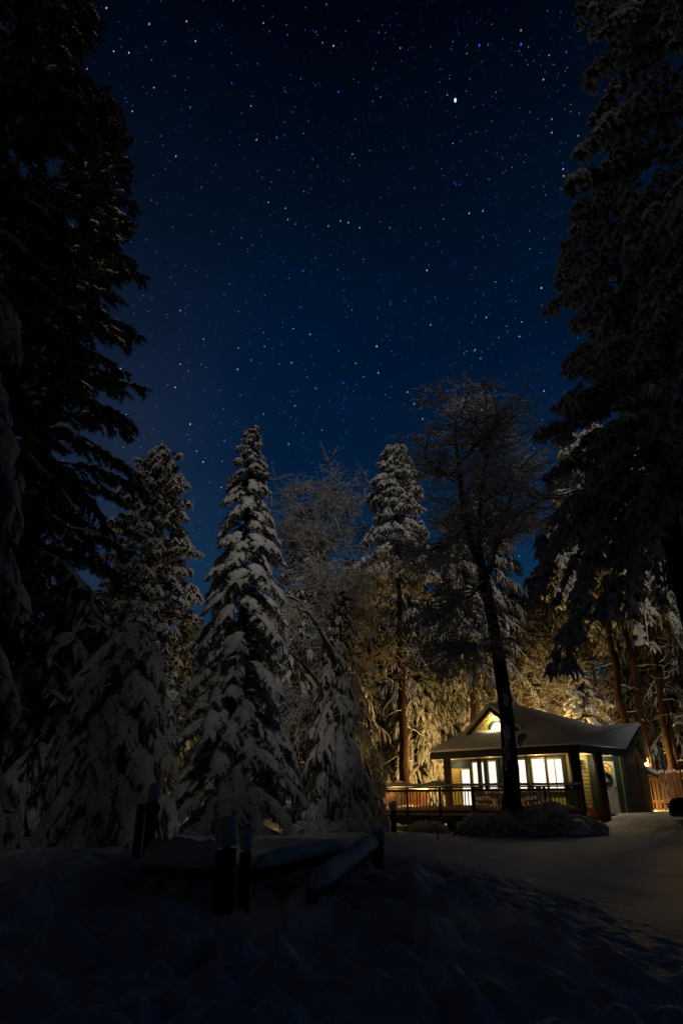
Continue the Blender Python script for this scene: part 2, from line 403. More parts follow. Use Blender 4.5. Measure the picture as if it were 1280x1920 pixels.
    if clear_dead:
        # bare lower limbs carrying a line of snow
        nd = clear_dead
        hz = rng.uniform(.12, max(.16, hb / H), nd) * H; a2 = rng.uniform(0, 2 * math.pi, nd); ld = rng.uniform(.5, 1.7, nd)
        s6 = np.linspace(0, 1, 6); pts = np.zeros((nd, 6, 3))
        o2 = axis(hz / H)
        dirv = np.stack([np.cos(a2), np.sin(a2), rng.uniform(-.25, .12, nd)], -1)
        pts = o2[:, None] + dirv[:, None] * (ld[:, None] * s6[None])[..., None]
        pts[..., 2] += (ld * .22)[:, None] * (s6[None] ** 2) * rng.choice([-1, 1], nd)[:, None]
        pts[:, 1:] += rng.normal(size=(nd, 5, 3)) * .03
        r = (.022 * (1 - .75 * s6))[None] * np.ones((nd, 1))
        sweep(gc, pts, r, r, 4)
        sweep(gs, pts + np.array([0, 0, .02]), r * 1.1, r * 1.0, 4, rng, .2, .3, .3)
    cr = gc.obj('crown', M[needle], root, smooth=False)
    if gs.n: gs.obj('snow', M['treesnow'], cr)
    return root

def copy_tree(src, loc, rz=0, sc=1.0, label=None, group=None):
    r = src.copy(); COL.objects.link(r); r.location = loc; r.rotation_euler = (0, 0, rz); r.scale = (sc, sc, sc)
    if label: r['label'] = label
    if group: r['group'] = group
    for ch in list(src.children):
        c = ch.copy(); COL.objects.link(c); c.parent = r
        for g2 in list(ch.children):
            d = g2.copy(); COL.objects.link(d); d.parent = c
    return r

def polyline(pts, n):
    pts = np.asarray(pts, float)
    seg = np.linalg.norm(np.diff(pts, axis=0), axis=1); s = np.concatenate([[0], np.cumsum(seg)]); u = np.linspace(0, s[-1], n)
    out = np.stack([np.interp(u, s, pts[:, k]) for k in range(3)], -1)
    for _ in range(2): out[1:-1] = .25 * out[:-2] + .5 * out[1:-1] + .25 * out[2:]
    return out

def bare_tree(label, limbs, seed, levels, patches=(), name='bare_tree', bark='darkbark', group=None, snow=1.0, flat=.5, droop=.25, trunk_snow=None, origin=None):
    """limbs: list of (points, r0, r1); first one is the trunk. levels: list of (count, length, radius)"""
    rng = np.random.default_rng(seed)
    o = np.array(limbs[0][0][0], float)
    root = thing(name, tuple(o), label, 'tree', group)
    gt, gc, gs = Geo(), Geo(), Geo()
    par = []
    for j, (pts, ra, rb) in enumerate(limbs):
        p = polyline(pts, 26); r = np.linspace(ra, rb, 26)
        if j == 0: r[0] *= 1.4; r[1] *= 1.12
        sweep(gt if j == 0 else gc, p[None], r[None], r[None], 10 if j == 0 else 8, rng, .07)
        if j > 0 or trunk_snow == 'line':
            sweep(gs, p[None] + np.array([0, 0, 1]) * (r * .55)[None, :, None], (r * .75 + .01)[None], (r * .6 + .012)[None], 7, rng, .22, .3, .2)
        par.append((p, r))
    cur = [p for p, r in par[(1 if len(par) > 1 else 0):]]
    cur = np.stack([polyline(p, 8) for p in cur])
    for li, (cnt, ln, rd) in enumerate(levels):
        wgt = np.linalg.norm(np.diff(cur, axis=1), axis=2).sum(1); wgt = wgt / wgt.sum()
        bi = rng.choice(len(cur), cnt, p=wgt); t = rng.uniform(.18, 1, cnt) * (cur.shape[1] - 1.001)
        i0 = t.astype(int); f = (t - i0)[:, None]
        A = cur[bi, i0] * (1 - f) + cur[bi, i0 + 1] * f; td = norm(cur[bi, i0 + 1] - cur[bi, i0])
        d = td * .55 + norm(rng.normal(size=(cnt, 3))) * np.array([1, 1, flat]) * .95
        d = norm(d)
        l = ln * rng.uniform(.5, 1.4, cnt); m = 6; s = np.linspace(0, 1, m)
        p = A[:, None] + d[:, None] * (l[:, None] * s[None])[..., None]
        p[..., 2] -= (l * droop * rng.uniform(-.2, 1.2, cnt))[:, None] * s[None] ** 2
        p[:, 1:] += np.cumsum(rng.normal(size=(cnt, m - 1, 3)) * (l * .045)[:, None, None], axis=1)
        r = (rd * rng.uniform(.7, 1.3, cnt))[:, None] * (1 - .75 * s)[None]
        sweep(gc, p, r, r, 4 if li == 0 else 3)
        k = rng.random(cnt) < snow
        sweep(gs, p[k] + np.array([0, 0, 1]) * (r[k] * .9)[..., None], r[k] * 1.05 + .011, r[k] * .9 + .010, 4, rng, .25, .3, .2)
        cur = p if li > 0 else np.concatenate([np.stack([polyline(x, 6) for x in cur]), p])
    for (px, py, D_, ra, ln_) in patches:
        c = np.array(P(px, py, D_)); s6 = np.linspace(-.5, .5, 7); pr = np.array([.1, .6, .9, 1, .95, .7, .1])
        pts = c + np.stack([0 * s6 + rng.normal(size=7) * .02, 0 * s6, s6 * ln_], -1)
        sweep(gs, pts[None], (ra * pr)[None], (ra * pr)[None], 9, rng, .25)
    tk = gt.obj('trunk', M[bark], root)
    if gc.n:
        c = gc.obj('crown', M[bark], root)
        if gs.n: gs.obj('snow', M['treesnow'], c)
    return root

# ------------------------------------------------------------------ ground
def build_ground():
    g = Geo()
    def grid(xs, ys):
        X, Y = np.meshgrid(xs, ys); Z = ground_z(X, Y)
        V = np.stack([X, Y, Z], -1).reshape(-1, 3); nx, ny = len(xs), len(ys)
        a = (np.arange(ny - 1)[:, None] * nx + np.arange(nx - 1)[None]).ravel()
        g.add(V, np.stack([a, a + 1, a + nx + 1, a + nx], -1))
    xs = np.concatenate([np.linspace(-700, -40, 12)[:-1], np.linspace(-40, -9, 32)[:-1], np.linspace(-9, 12, 420), np.linspace(12, 45, 50)[1:], np.linspace(45, 700, 12)[1:]])
    ys = np.concatenate([np.linspace(-60, 0, 20)[:-1], np.linspace(0, 3, 20)[:-1], np.linspace(3, 12, 260), np.linspace(12, 45, 230)[1:], np.linspace(45, 700, 24)[1:]])
    grid(xs, ys)
    o = g.obj('ground', M['snow']); tag(o, kind='structure')
build_ground()

# ------------------------------------------------------------------ cabin
def solid_prism(bot, top):
    """closed mesh between two loops of equal length"""
    n = len(bot); V = [tuple(p) for p in bot] + [tuple(p) for p in top]
    F = [tuple(range(n))[::-1], tuple(range(n, 2 * n))] + [(i, (i + 1) % n, n + (i + 1) % n, n + i) for i in range(n)]
    return V, F
def raw(name, V, F, mat, parent=None, bevel=0, seg=2, smooth=False):
    org = parent_origin(parent) if parent is not None else Vector((0, 0, 0))
    bm = bmesh.new(); vs = [bm.verts.new(Vector(v) - org) for v in V]
    for f in F:
        try: bm.faces.new([vs[i] for i in f])
        except ValueError: pass
    bmesh.ops.recalc_face_normals(bm, faces=bm.faces)
    if bevel: bmesh.ops.bevel(bm, geom=list(bm.edges), offset=bevel, segments=seg, affect='EDGES', profile=.5)
    me = bpy.data.meshes.new(name); bm.to_mesh(me); bm.free()
    if smooth: me.polygons.foreach_set('use_smooth', [True] * len(me.polygons))
    return link(name, me, mat, parent)
def merge(parts):
    V, F = [], []
    for v, f in parts:
        k = len(V); V += [tuple(x) for x in v]; F += [tuple(i + k for i in q) for q in f]
    return V, F
UP = Vector((0, 0, 1))
class Wall:
    def __init__(s, A, B):
        s.A = Vector((A[0], A[1], 0)); d = Vector((B[0] - A[0], B[1] - A[1], 0)); s.len = d.length; s.u = d.normalized()
        s.n = Vector((s.u.y, -s.u.x, 0))
        if s.n.y > 0: s.n = -s.n           # outward = towards the camera side
    def pt(s, a, z, d=0): return s.A + s.u * a + s.n * d + UP * z
    def s_at(s, px, py=1450):
        x, y, _ = ray(px, py); k = x / y   # X = k*Y
        return (k * s.A.y - s.A.x) / (s.u.x - k * s.u.y)
    def z_at(s, px, py):
        a = s.s_at(px, py); q = s.pt(a, 0); _, y, z = ray(px, py); return EYE + z * q.y / y
    def box(s, a0, a1, z0, z1, d0, d1):
        bot = [s.pt(a0, z0, d0), s.pt(a1, z0, d0), s.pt(a1, z0, d1), s.pt(a0, z0, d1)]
        return solid_prism(bot, [p + UP * (z1 - z0) for p in bot])
def bar(p, q, w, h):
    """box from p to q, width w sideways and height h"""
    p, q = Vector(p), Vector(q); d = (q - p).normalized()
    l = d.cross(UP); l = l.normalized() if l.length > 1e-4 else Vector((1, 0, 0)); u = l.cross(d)
    c = [(-1, -1), (1, -1), (1, 1), (-1, 1)]
    return solid_prism([p + l * (w / 2 * a) + u * (h / 2 * b) for a, b in c], [q + l * (w / 2 * a) + u * (h / 2 * b) for a, b in c])
def cyl(p, q, r0, r1, n=12):
    p, q = Vector(p), Vector(q); d = (q - p).normalized(); l = d.cross(UP); l = l.normalized() if l.length > 1e-4 else Vector((1, 0, 0)); u = l.cross(d)
    f = [(math.cos(2 * math.pi * i / n), math.sin(2 * math.pi * i / n)) for i in range(n)]
    return solid_prism([p + l * (a * r0) + u * (b * r0) for a, b in f], [q + l * (a * r1) + u * (b * r1) for a, b in f])

FLOOR = 1.37; EAVE = 3.74
FD = Vector((-.78, .625, 0)).normalized()      # along the front, towards the far left
SD = Vector((.625, .78, 0)).normalized()       # along the side, away from the camera
W0, W1, W2 = P(843, 1450, 34.3), P(1063, 1450, 30.6), P(1170, 1450, 31.2)
W3 = P(1213, 1450, 35.2)
cab = thing('cabin', (9.5, 34, 1.0), 'small yellow cabin with lit windows and thick snow on its roof', 'house')
back0 = W0 + SD * 6.0; back3 = W3 + FD * 4.5 + SD * 1.0
ww = Wall(W1, W0); dw = Wall(W1, W2); gw = Wall(W2, W3)
gw.n = SD.cross(UP) if False else Vector((gw.u.y, -gw.u.x, 0))
Z0 = .7
# body (dark core behind the cladding)
body = [W0 + SD * .12 - FD * .1, W1 + SD * .2, W2 + SD * .25 + FD * .1, W3 + FD * .12, back3, back0]
raw('wall_core', *solid_prism([Vector((p.x, p.y, Z0)) for p in body], [Vector((p.x, p.y, EAVE)) for p in body]), M['brown'], cab)
# window wall: green panelled wall
raw('window_wall', *ww.box(0, ww.len, Z0, EAVE - .02, -.12, 0), M['green'], cab)
# yellow clapboard of the entry wall
def clap(wl, a0, a1, z0, z1, pitch=.15):
    parts = []; z = z0
    while z < z1 - .02:
        zt = min(z + pitch, z1)
        bot = [wl.pt(a0, z, -.05), wl.pt(a1, z, -.05), wl.pt(a1, z, .035), wl.pt(a0, z, .035)]
        top = [wl.pt(a0, zt, -.05), wl.pt(a1, zt, -.05), wl.pt(a1, zt, .012), wl.pt(a0, zt, .012)]
        parts.append(solid_prism(bot, top)); z = zt + .002
    return merge(parts)
raw('entry_wall', *clap(dw, 0.0, dw.len, FLOOR - .05, EAVE - .05), M['yellow'], cab)
raw('return_wall', *clap(ww, .01, ww.s_at(1060), FLOOR - .05, EAVE - .05), M['yellow'], cab)
# gable wall with vertical boards
B_ap = P(1187, 1368, 33.2)
gz_top = B_ap.z - .30
mid = gw.len * .5
gl = [gw.pt(0, Z0), gw.pt(gw.len, Z0), gw.pt(gw.len, EAVE - .35), gw.pt(mid, gz_top), gw.pt(0, EAVE - .1)]
raw('gable_wall', *solid_prism(gl, [p - gw.n * .12 for p in gl]), M['brown'], cab)
raw('battens', *merge([gw.box(a, a + .05, Z0 + .01, EAVE - .4, 0.001, .03) for a in np.arange(.02, gw.len, .42)] + [gw.box(0, .14, Z0, EAVE - .1, .001, .05), gw.box(mid + .4, mid + .52, Z0, EAVE + .1, .031, .05)]), M['fascia'], cab)
# lean-to behind the gable
lw = Wall(W3, W3 + SD * 2.4)
lt = thing  # (kept as part of the cabin)
ltp = [W3 + FD * .5 + SD * .02, W3 + SD * 1.2 + FD * .45, W3 + SD * 1.2 + FD * 2, W3 + FD * 2]
raw('lean_to_wall', *solid_prism([Vector((p.x, p.y, Z0)) for p in ltp], [Vector((p.x, p.y, 3.05)) for p in ltp]), M['brown'], cab)
ltr = [W3 - SD * .05 - FD * .1, W3 + SD * 1.4 - FD * .1, W3 + SD * 1.4 + FD * 2, W3 + FD * 2]
zz = [3.1, 2.95, 3.2, 3.4]
lr = raw('lean_to_roof', *solid_prism([Vector((p.x, p.y, z)) for p, z in zip(ltr, zz)], [Vector((p.x, p.y, z + .12)) for p, z in zip(ltr, zz)]), M['fascia'], cab)
raw('snow', *solid_prism([Vector((p.x, p.y, z + .124)) for p, z in zip(ltr, zz)], [Vector((p.x, p.y, z + .36)) for p, z in zip(ltr, zz)]), M['snow'], lr, .09, 3, True)

# windows: frame + lit pane, pixel corners measured on the picture
def window(px0, px1, pyt, pyb, split=False):
    a0, a1 = sorted((ww.s_at(px0), ww.s_at(px1))); am = (px0 + px1) / 2
    z1, z0 = ww.z_at(am, pyt), ww.z_at(am, pyb); z0 = FLOOR + .35 if px0 < 870 else 2.30
    t = .07
    fr = [ww.box(a0 - t, a0, z0 - t, z1 + t, .001, .07), ww.box(a1, a1 + t, z0 - t, z1 + t, .001, .07), ww.box(a0, a1, z1, z1 + t, .001, .07), ww.box(a0, a1, z0 - t, z0, .001, .09)]
    if split: fr.append(ww.box((a0 + a1) / 2 - .02, (a0 + a1) / 2 + .02, z0, z1, .02, .05))
    f = raw('window', *merge(fr), M['cream'], cab)
    raw('pane', *ww.box(a0, a1, z0, z1, .004, .014), M['pane'], f)
for q in [(866, 881, 1443, 1473), (887, 908, 1430, 1473), (917, 931, 1428, 1473), (973, 992, 1425, 1472), (999, 1023, 1423, 1472), (1028, 1055, 1424, 1472, True)]:
    window(*q)
for a_, b_ in ((909.5, 915.5), (932.5, 937), (993.5, 997.5), (1024.5, 1027), (882.5, 885.5), (1056.5, 1061)):
    raw('wall_post', *ww.box(*sorted((ww.s_at(a_), ww.s_at(b_))), FLOOR, EAVE - .08, .003, .12), M['green'], cab)
# wall above the left small window and a yellow panel beside it
raw('wall_panel', *ww.box(ww.s_at(862), ww.s_at(846), FLOOR, ww.z_at(855, 1437), .002, .03), M['yellow'], cab)
raw('header_board', *ww.box(ww.s_at(882), ww.s_at(838), ww.z_at(860, 1440), ww.z_at(860, 1435), .031, .08), M['green'], cab)
raw('knee_wall', *ww.box(ww.s_at(1058), ww.s_at(885), FLOOR, FLOOR + .62, .002, .05), M['yellow'], cab)
# corner boards and trims of the entry wall
def dwx(px): return dw.s_at(px)
for a, b, mname in ((1103, 1112, 'green'), (1151, 1160, 'green'), (1164, 1170, 'green')):
    raw('trim_board', *dw.box(dwx(a), dwx(b), FLOOR, EAVE - .08, .036, .075), M[mname], cab)
raw('door_header', *dw.box(dwx(1112) + .002, dwx(1151) - .002, FLOOR + 2.07, FLOOR + 2.25, .036, .07), M['green'], cab)
# the door with its raised panels and half-round fanlight
da0, da1 = dwx(1113.5), dwx(1149.5); dm = (da0 + da1) / 2; dwid = da1 - da0
def half_disc(wl, ac, zc, r, d0, d1, n=14, r_in=0):
    pts = [(ac + r * math.cos(math.pi * i / n), zc + r * math.sin(math.pi * i / n)) for i in range(n + 1)]
    if r_in:
        inner = [(ac + r_in * math.cos(math.pi * i / n), zc + r_in * math.sin(math.pi * i / n)) for i in range(n + 1)][::-1]
        parts = []
        for i in range(n):
            q = [pts[i], pts[i + 1], inner[n - i - 1], inner[n - i]]
            parts.append(solid_prism([wl.pt(a, z, d0) for a, z in q], [wl.pt(a, z, d1) for a, z in q]))
        return merge(parts)
    return solid_prism([wl.pt(a, z, d0) for a, z in pts], [wl.pt(a, z, d1) for a, z in pts])
door = raw('door', *merge([dw.box(da0, da1, FLOOR + .02, FLOOR + 2.03, .037, .085)]), M['white'], cab)
pn = []
for c in (-.24, .24):
    for zb, zt in ((.15, .78), (.92, 1.22)):
        a = dm + c * dwid
        pn += [dw.box(a - .15 * dwid, a - .12 * dwid, FLOOR + zb, FLOOR + zt, .086, .1), dw.box(a + .12 * dwid, a + .15 * dwid, FLOOR + zb, FLOOR + zt, .086, .1),
               dw.box(a - .12 * dwid, a + .12 * dwid, FLOOR + zt - .03, FLOOR + zt, .086, .1), dw.box(a - .12 * dwid, a + .12 * dwid, FLOOR + zb, FLOOR + zb + .03, .086, .1)]
raw('door_panel_moulding', *merge(pn), M['white'], door)
fan = raw('fanlight', *half_disc(dw, dm, FLOOR + 1.66, .36 * dwid, .087, .095), M['pane_warm'], door)
rays_ = []
for k in (1, 2, 3):
    an = math.pi * k / 4
    rays_.append(bar(dw.pt(dm, FLOOR + 1.66, .1), dw.pt(dm + .36 * dwid * math.cos(an), FLOOR + 1.66 + .36 * dwid * math.sin(an), .1), .012, .016))
rays_ += [half_disc(dw, dm, FLOOR + 1.66, .38 * dwid, .0955, .108, r_in=.345 * dwid), half_disc(dw, dm, FLOOR + 1.66, .2 * dwid, .0955, .108, r_in=.17 * dwid)]
raw('door_handle', *merge([cyl(dw.pt(da1 - .09, FLOOR + 1.0, .086), dw.pt(da1 - .09, FLOOR + 1.0, .15), .03, .035)]), M['iron'], door)
raw('fanlight_lead', *merge(rays_), M['iron'], door)
raw('threshold', *dw.box(da0 - .5, da1 + .9, FLOOR - .16, FLOOR - .01, .09, .55), M['wood'], cab)
# posts
def vpost(px, D, r, top=EAVE - .05, bot=.6, name='log_post', m='log'):
    b = P(px, 1450, D); raw(name, *merge([cyl((b.x, b.y, bot), (b.x, b.y, top), r, r * .95, 14)]), M[m], cab, 0, 2, True)
vpost(839, 33.4, .19); vpost(899, 32.9, .001 + .11, m='fascia')
vpost(989, 31.2, .09, m='fascia'); vpost(1079, 29.1, .24, m='fascia'); vpost(1123, 29.8, .22)
# porch ceiling
E0, E1, E2 = P(806, 1421, 33.0), P(1083, 1404, 28.6), P(1172, 1417.5, 31.4)
E0.z = E1.z = E2.z = EAVE
ceil = [E0 + SD * .1 - FD * .15, E1 + SD * .12 + FD * .1, E2 + FD * .15, W2 + SD * .05 - FD * -.1, W1 + SD * .05, W0 + SD * .05 + FD * .2]
raw('porch_ceiling', *solid_prism([Vector((p.x, p.y, EAVE - .07)) for p in ceil], [Vector((p.x, p.y, EAVE - .03)) for p in ceil]), M['soffit'], cab)
# roof
K0 = P(893, 1372, 36.0); PK = P(962, 1330, 35.2); RA = P(1122, 1373, 34.3); RB = B_ap + FD * -.25
E5 = P(1213, 1429, 35.5); E3 = E0 + SD * 8.5; E3.z = EAVE; E4 = E5 + FD * 4; E4.z = E5.z
E2g = P(1166, 1416, 31.2)
RV = [E0, E1, E2, RB, RA, PK, K0, E3, E4, E5]
RF = [(0, 1, 5, 6), (1, 2, 3), (1, 3, 4), (1, 4, 5), (0, 6, 7), (6, 5, 7), (5, 8, 7), (5, 4, 8), (4, 3, 8), (3, 9, 8)]
def roof_shell(off0, off1, grow):
    c = sum(RV, Vector()) / len(RV)
    def sh(v, o, i):
        q = Vector(v); 
        d = Vector((q.x - c.x, q.y - c.y, 0)); 
        if i in (0, 1, 2, 7, 9): q += d.normalized() * grow
        elif i == 3: q += -FD * grow
        return q + UP * o
    n = len(RV); bot = [sh(v, off0, i) for i, v in enumerate(RV)]; top = [sh(v, off1, i) for i, v in enumerate(RV)]
    F = [tuple(f) for f in RF] + [tuple(i + n for i in f) for f in RF]
    rim = [0, 1, 2, 3, 9, 8, 7]
    F = [tuple(reversed(f)) for f in RF] + [tuple(i + n for i in f) for f in RF]
    for a, b in zip(rim, rim[1:] + rim[:1]): F.append((a, b, b + n, a + n))
    return bot + top, F
roof = raw('roof', *roof_shell(0, .16, 0), M['fascia'], cab)
sv, sf = roof_shell(.163, .31, .07)
rs = raw('snow', sv, sf, M['snow'], roof)
bv = rs.modifiers.new('bevel', 'BEVEL'); bv.width = .17; bv.segments = 4; bv.limit_method = 'ANGLE'; bv.angle_limit = math.radians(25)
rs.data.polygons.foreach_set('use_smooth', [True] * len(rs.data.polygons))
raw('fascia_board', *merge([bar(E0 + UP * -.02 - SD * .03, E1 + UP * -.02 - SD * .03, .05, .2), bar(E1 + UP * -.02 - SD * .02 , E2 + UP * -.02 - FD * .03, .05, .2)]), M['fascia'], cab)
raw('gable_board', *merge([bar(E2 + UP * .03 - FD * .2, RB + UP * .03 - FD * .06, .06, .24), bar(RB + UP * .03 - FD * .06, E5 + UP * .03 - FD * .1, .06, .24)]), M['fascia'], cab)
# dormer with arched window
DA = P(919, 1332, 32.4); DL = P(886, 1382, 32.8); 
dz = DL.z; half = (DA - DL); hw = math.hypot(half.x, half.y)
DM = Vector((DA.x, DA.y, dz)); fd = (Vector((DL.x, DL.y, 0)) - Vector((DA.x, DA.y, 0))).normalized()
fd = FD.copy(); hw = 1.28; DL = DM + fd * hw; DR = DM - fd * hw
FB = .34
dface = Wall(DR + SD * FB, DL + SD * FB)
dq = [DL + SD * FB - UP * .5, DR + SD * FB - UP * .5, DR + SD * FB, Vector((DA.x, DA.y, DA.z - .06)) + SD * FB, DL + SD * FB]
dorm = raw('dormer', *solid_prism(dq, [p + SD * .15 for p in dq]), M['yellow'], cab)
ac = dface.s_at(934, 1386)
raw('arch_trim', *half_disc(dface, ac, dz + .30, .47, .002, .05, 18, .32), M['green'], dorm)
awin = raw('arched_window', *half_disc(dface, ac, dz + .30, .34, .002, .02, 18), M['pane'], dorm)
for sgn, e in ((1, DL), (-1, DR)):
    ee = e + fd * sgn * .12 - UP * .05; th = Vector((0, 0, .13))
    bot = [ee, DA, DA + SD * 3.2, ee + SD * 2.2]
    sl = raw('dormer_roof', *solid_prism(bot, [p + th for p in bot]), M['fascia'], dorm)
    lin = [p - UP * .012 for p in [ee * .97 + DA * .03 + SD * .05, DA * .98 + ee * .02 + SD * .05, DA + SD * (FB - .01), ee + SD * (FB - .01)]]
    raw('soffit', *solid_prism([p - UP * .02 for p in lin], lin), M['soffit'], sl)
    b2 = [p + UP * .134 for p in bot]; b2[0] = b2[0] + fd * sgn * .06 - SD * .05; b2[1] = b2[1] - SD * .05
    raw('snow', *solid_prism(b2, [p + UP * .27 for p in b2]), M['snow'], sl, .10, 4, True)
raw('bargeboard', *merge([bar(DL + fd * .14 - UP * .03 - SD * .03, DA + UP * .06 - SD * .03, .05, .16), bar(DA + UP * .06 - SD * .03, DR - fd * .14 - UP * .03 - SD * .03, .05, .16)]), M['fascia'], dorm)
raw('gable_lamp', *merge([cyl(DA + SD * .2 - UP * .22, DA + SD * .2 - UP * .28, .03, .05)]), M['bulb'], dorm)
def point(name, loc, e, c=(1, .78, .45), r=.06, parent=None):
    l = bpy.data.lights.new(name, 'POINT'); l.energy = e; l.color = c; l.shadow_soft_size = r
    o = bpy.data.objects.new(name, l); COL.objects.link(o); o.location = loc
    return o
gl_ = bpy.data.lights.new('gable_light', 'SPOT'); gl_.energy = 26; gl_.color = (1, .80, .42); gl_.spot_size = math.radians(150); gl_.spot_blend = .3; gl_.shadow_soft_size = .04
glo = bpy.data.objects.new('gable_light', gl_); COL.objects.link(glo); glo.location = DA + SD * .02 - UP * .36; glo.rotation_euler = (-SD + UP * .45).to_track_quat('Z', 'Y').to_euler()
# entry lamp on the yellow wall, and ceiling lamps added for porch light
la = dwx(1091); lz = FLOOR + 2.02
raw('wall_lamp', *merge([dw.box(la - .05, la + .05, lz - .08, lz + .08, .036, .06), cyl(dw.pt(la, lz + .02, .06), dw.pt(la, lz + .06, .2), .015, .015), cyl(dw.pt(la, lz + .07, .2), dw.pt(la, lz - .1, .2), .03, .09)]), M['iron'], cab)
for k, (a, dd, en) in enumerate(((.9, .9, 20), (ww.len * .55, .7, 4), (ww.len * .95, .5, 10))):
    q = ww.pt(a, EAVE - .12, dd)
    raw('added_ceiling_lamp', *merge([cyl(q + UP * .048, q + UP * .03, .06, .06)]), M['lampglass'], cab)
    point('porch_fill', q - UP * .12, en, (1, .76, .38))
for a, dd, en in ((.62, .45, 11), (1.72, .6, 15)):
    q = dw.pt(a, EAVE - .12, dd)
    raw('added_ceiling_lamp', *merge([cyl(q + UP * .048, q + UP * .03, .06, .06)]), M['lampglass'], cab)
    point('porch_fill', q - UP * .12, en, (1, .84, .52))
# floodlights on the back of the cabin light the wood behind it
fl = [(P(1010, 1400, 38.9), 4.6, 880), (P(1205, 1400, 38.2), 3.6, 480), (P(1219, 1492, 35.5), 1.35, 40), (W0 + SD * .9 + FD * .45, 3.35, 800)]
for (b, z, e) in fl:
    b = Vector(b); b.z = z
    raw('floodlight', *merge([cyl(b, b + UP * .14, .07, .10)]), M['bulb'], cab)
    point('flood_light', b + UP * .3, e, (1, .63, .19), .12)

# fixture and spot added at the left eave, brightening trees beside the deck
b = W0 + FD * .25 - SD * .1; b.z = EAVE - .22
raw('eave_fill_lamp', *merge([bar(b, b + FD * .14 - UP * .05, .16, .12)]), M['lampglass'], cab)
sl = bpy.data.lights.new('eave_fill_spot', 'SPOT'); sl.energy = 3000; sl.color = (1, .63, .19); sl.spot_size = math.radians(58); sl.spot_blend = .35; sl.shadow_soft_size = .08
sob = bpy.data.objects.new('eave_fill_spot', sl); COL.objects.link(sob); sob.location = b + FD * .2 - UP * .08
sob.rotation_euler = Vector((.75, .66, -.06)).to_track_quat('Z', 'Y').to_euler()
# wreath on the door
wc = dw.pt(dm, FLOOR + 1.36, .13)
g = Geo(); rng = np.random.default_rng(5)
an = rng.uniform(0, 2 * math.pi, 900); rr_ = .20 + rng.normal(0, .035, 900)
Q = np.array([list(wc + dw.u * (r * math.cos(a)) + UP * (r * math.sin(a))) for a, r in zip(an, rr_)]) + rng.normal(size=(900, 3)) * .015
spikes(g, Q, norm(rng.normal(size=(900, 3))), rng.uniform(.05, .1, 900), np.full(900, .012), rng)
ta = np.linspace(0, 2 * math.pi, 25)
sweep(g, np.array([[list(wc + dw.u * (.2 * math.cos(a)) + UP * (.2 * math.sin(a))) for a in ta]]), np.full((1, 25), .04), np.full((1, 25), .04), 6)
wr = g.obj('door_wreath', M['wreath'], None, False); tag(wr, 'round dark evergreen wreath hanging on the white door', 'wreath')

# ------------------------------------------------------------------ deck
DFL, DFR = P(704, 1500, 31.0), P(1092, 1500, 27.9)
DFL.z = DFR.z = FLOOR
DBL = P(800, 1500, 36.2); DBL.z = FLOOR
deck = thing('deck', (5, 32, .9), 'raised wooden deck with slatted railing in front of the cabin', 'deck')
dp = [DFL, DFR, W1 + SD * -.06, W0 + SD * -.06, DBL]
raw('deck_floor', *solid_prism([Vector((p.x, p.y, FLOOR - .12)) for p in dp], [Vector((p.x, p.y, FLOOR - .05)) for p in dp]), M['wood'], deck)
dc = sum(dp, Vector()) / 5
ins = [p + (dc - p).normalized() * .12 for p in dp]
raw('snow', *solid_prism([Vector((p.x, p.y, FLOOR - .046)) for p in ins], [Vector((p.x, p.y, FLOOR + .12)) for p in ins]), M['snow'], deck, .05, 3, True)
raw('rim_board', *merge([bar(DFL + UP * -.21, DFR + UP * -.21, .06, .26), bar(DFL + UP * -.21, DBL + UP * -.21, .06, .26)]), M['fascia'], deck)
for a_, b_ in ((DFL, DFR), (DFL, DBL)):
    g = Geo(); t = np.linspace(.015, .985, 60); d_ = b_ - a_; inn = (dc - (a_ + b_) / 2); inn.z = 0; inn = inn - d_.normalized() * inn.dot(d_.normalized()); inn.normalize()
    pts = np.array([list(a_ + d_ * x + inn * .24 + UP * .10) for x in t]); hh = .21 + .10 * vnoise(t * 11, t * 0, 8) + .05 * vnoise(t * 31, t * 0, 9); hh[0] = hh[-1] = .02
    sweep(g, pts[None], np.full((1, 60), .19), hh[None], 9, np.random.default_rng(4), .06, .1, .05)
    g.obj('snow_bank', M['snow'], deck)
RT = FLOOR + 1.0
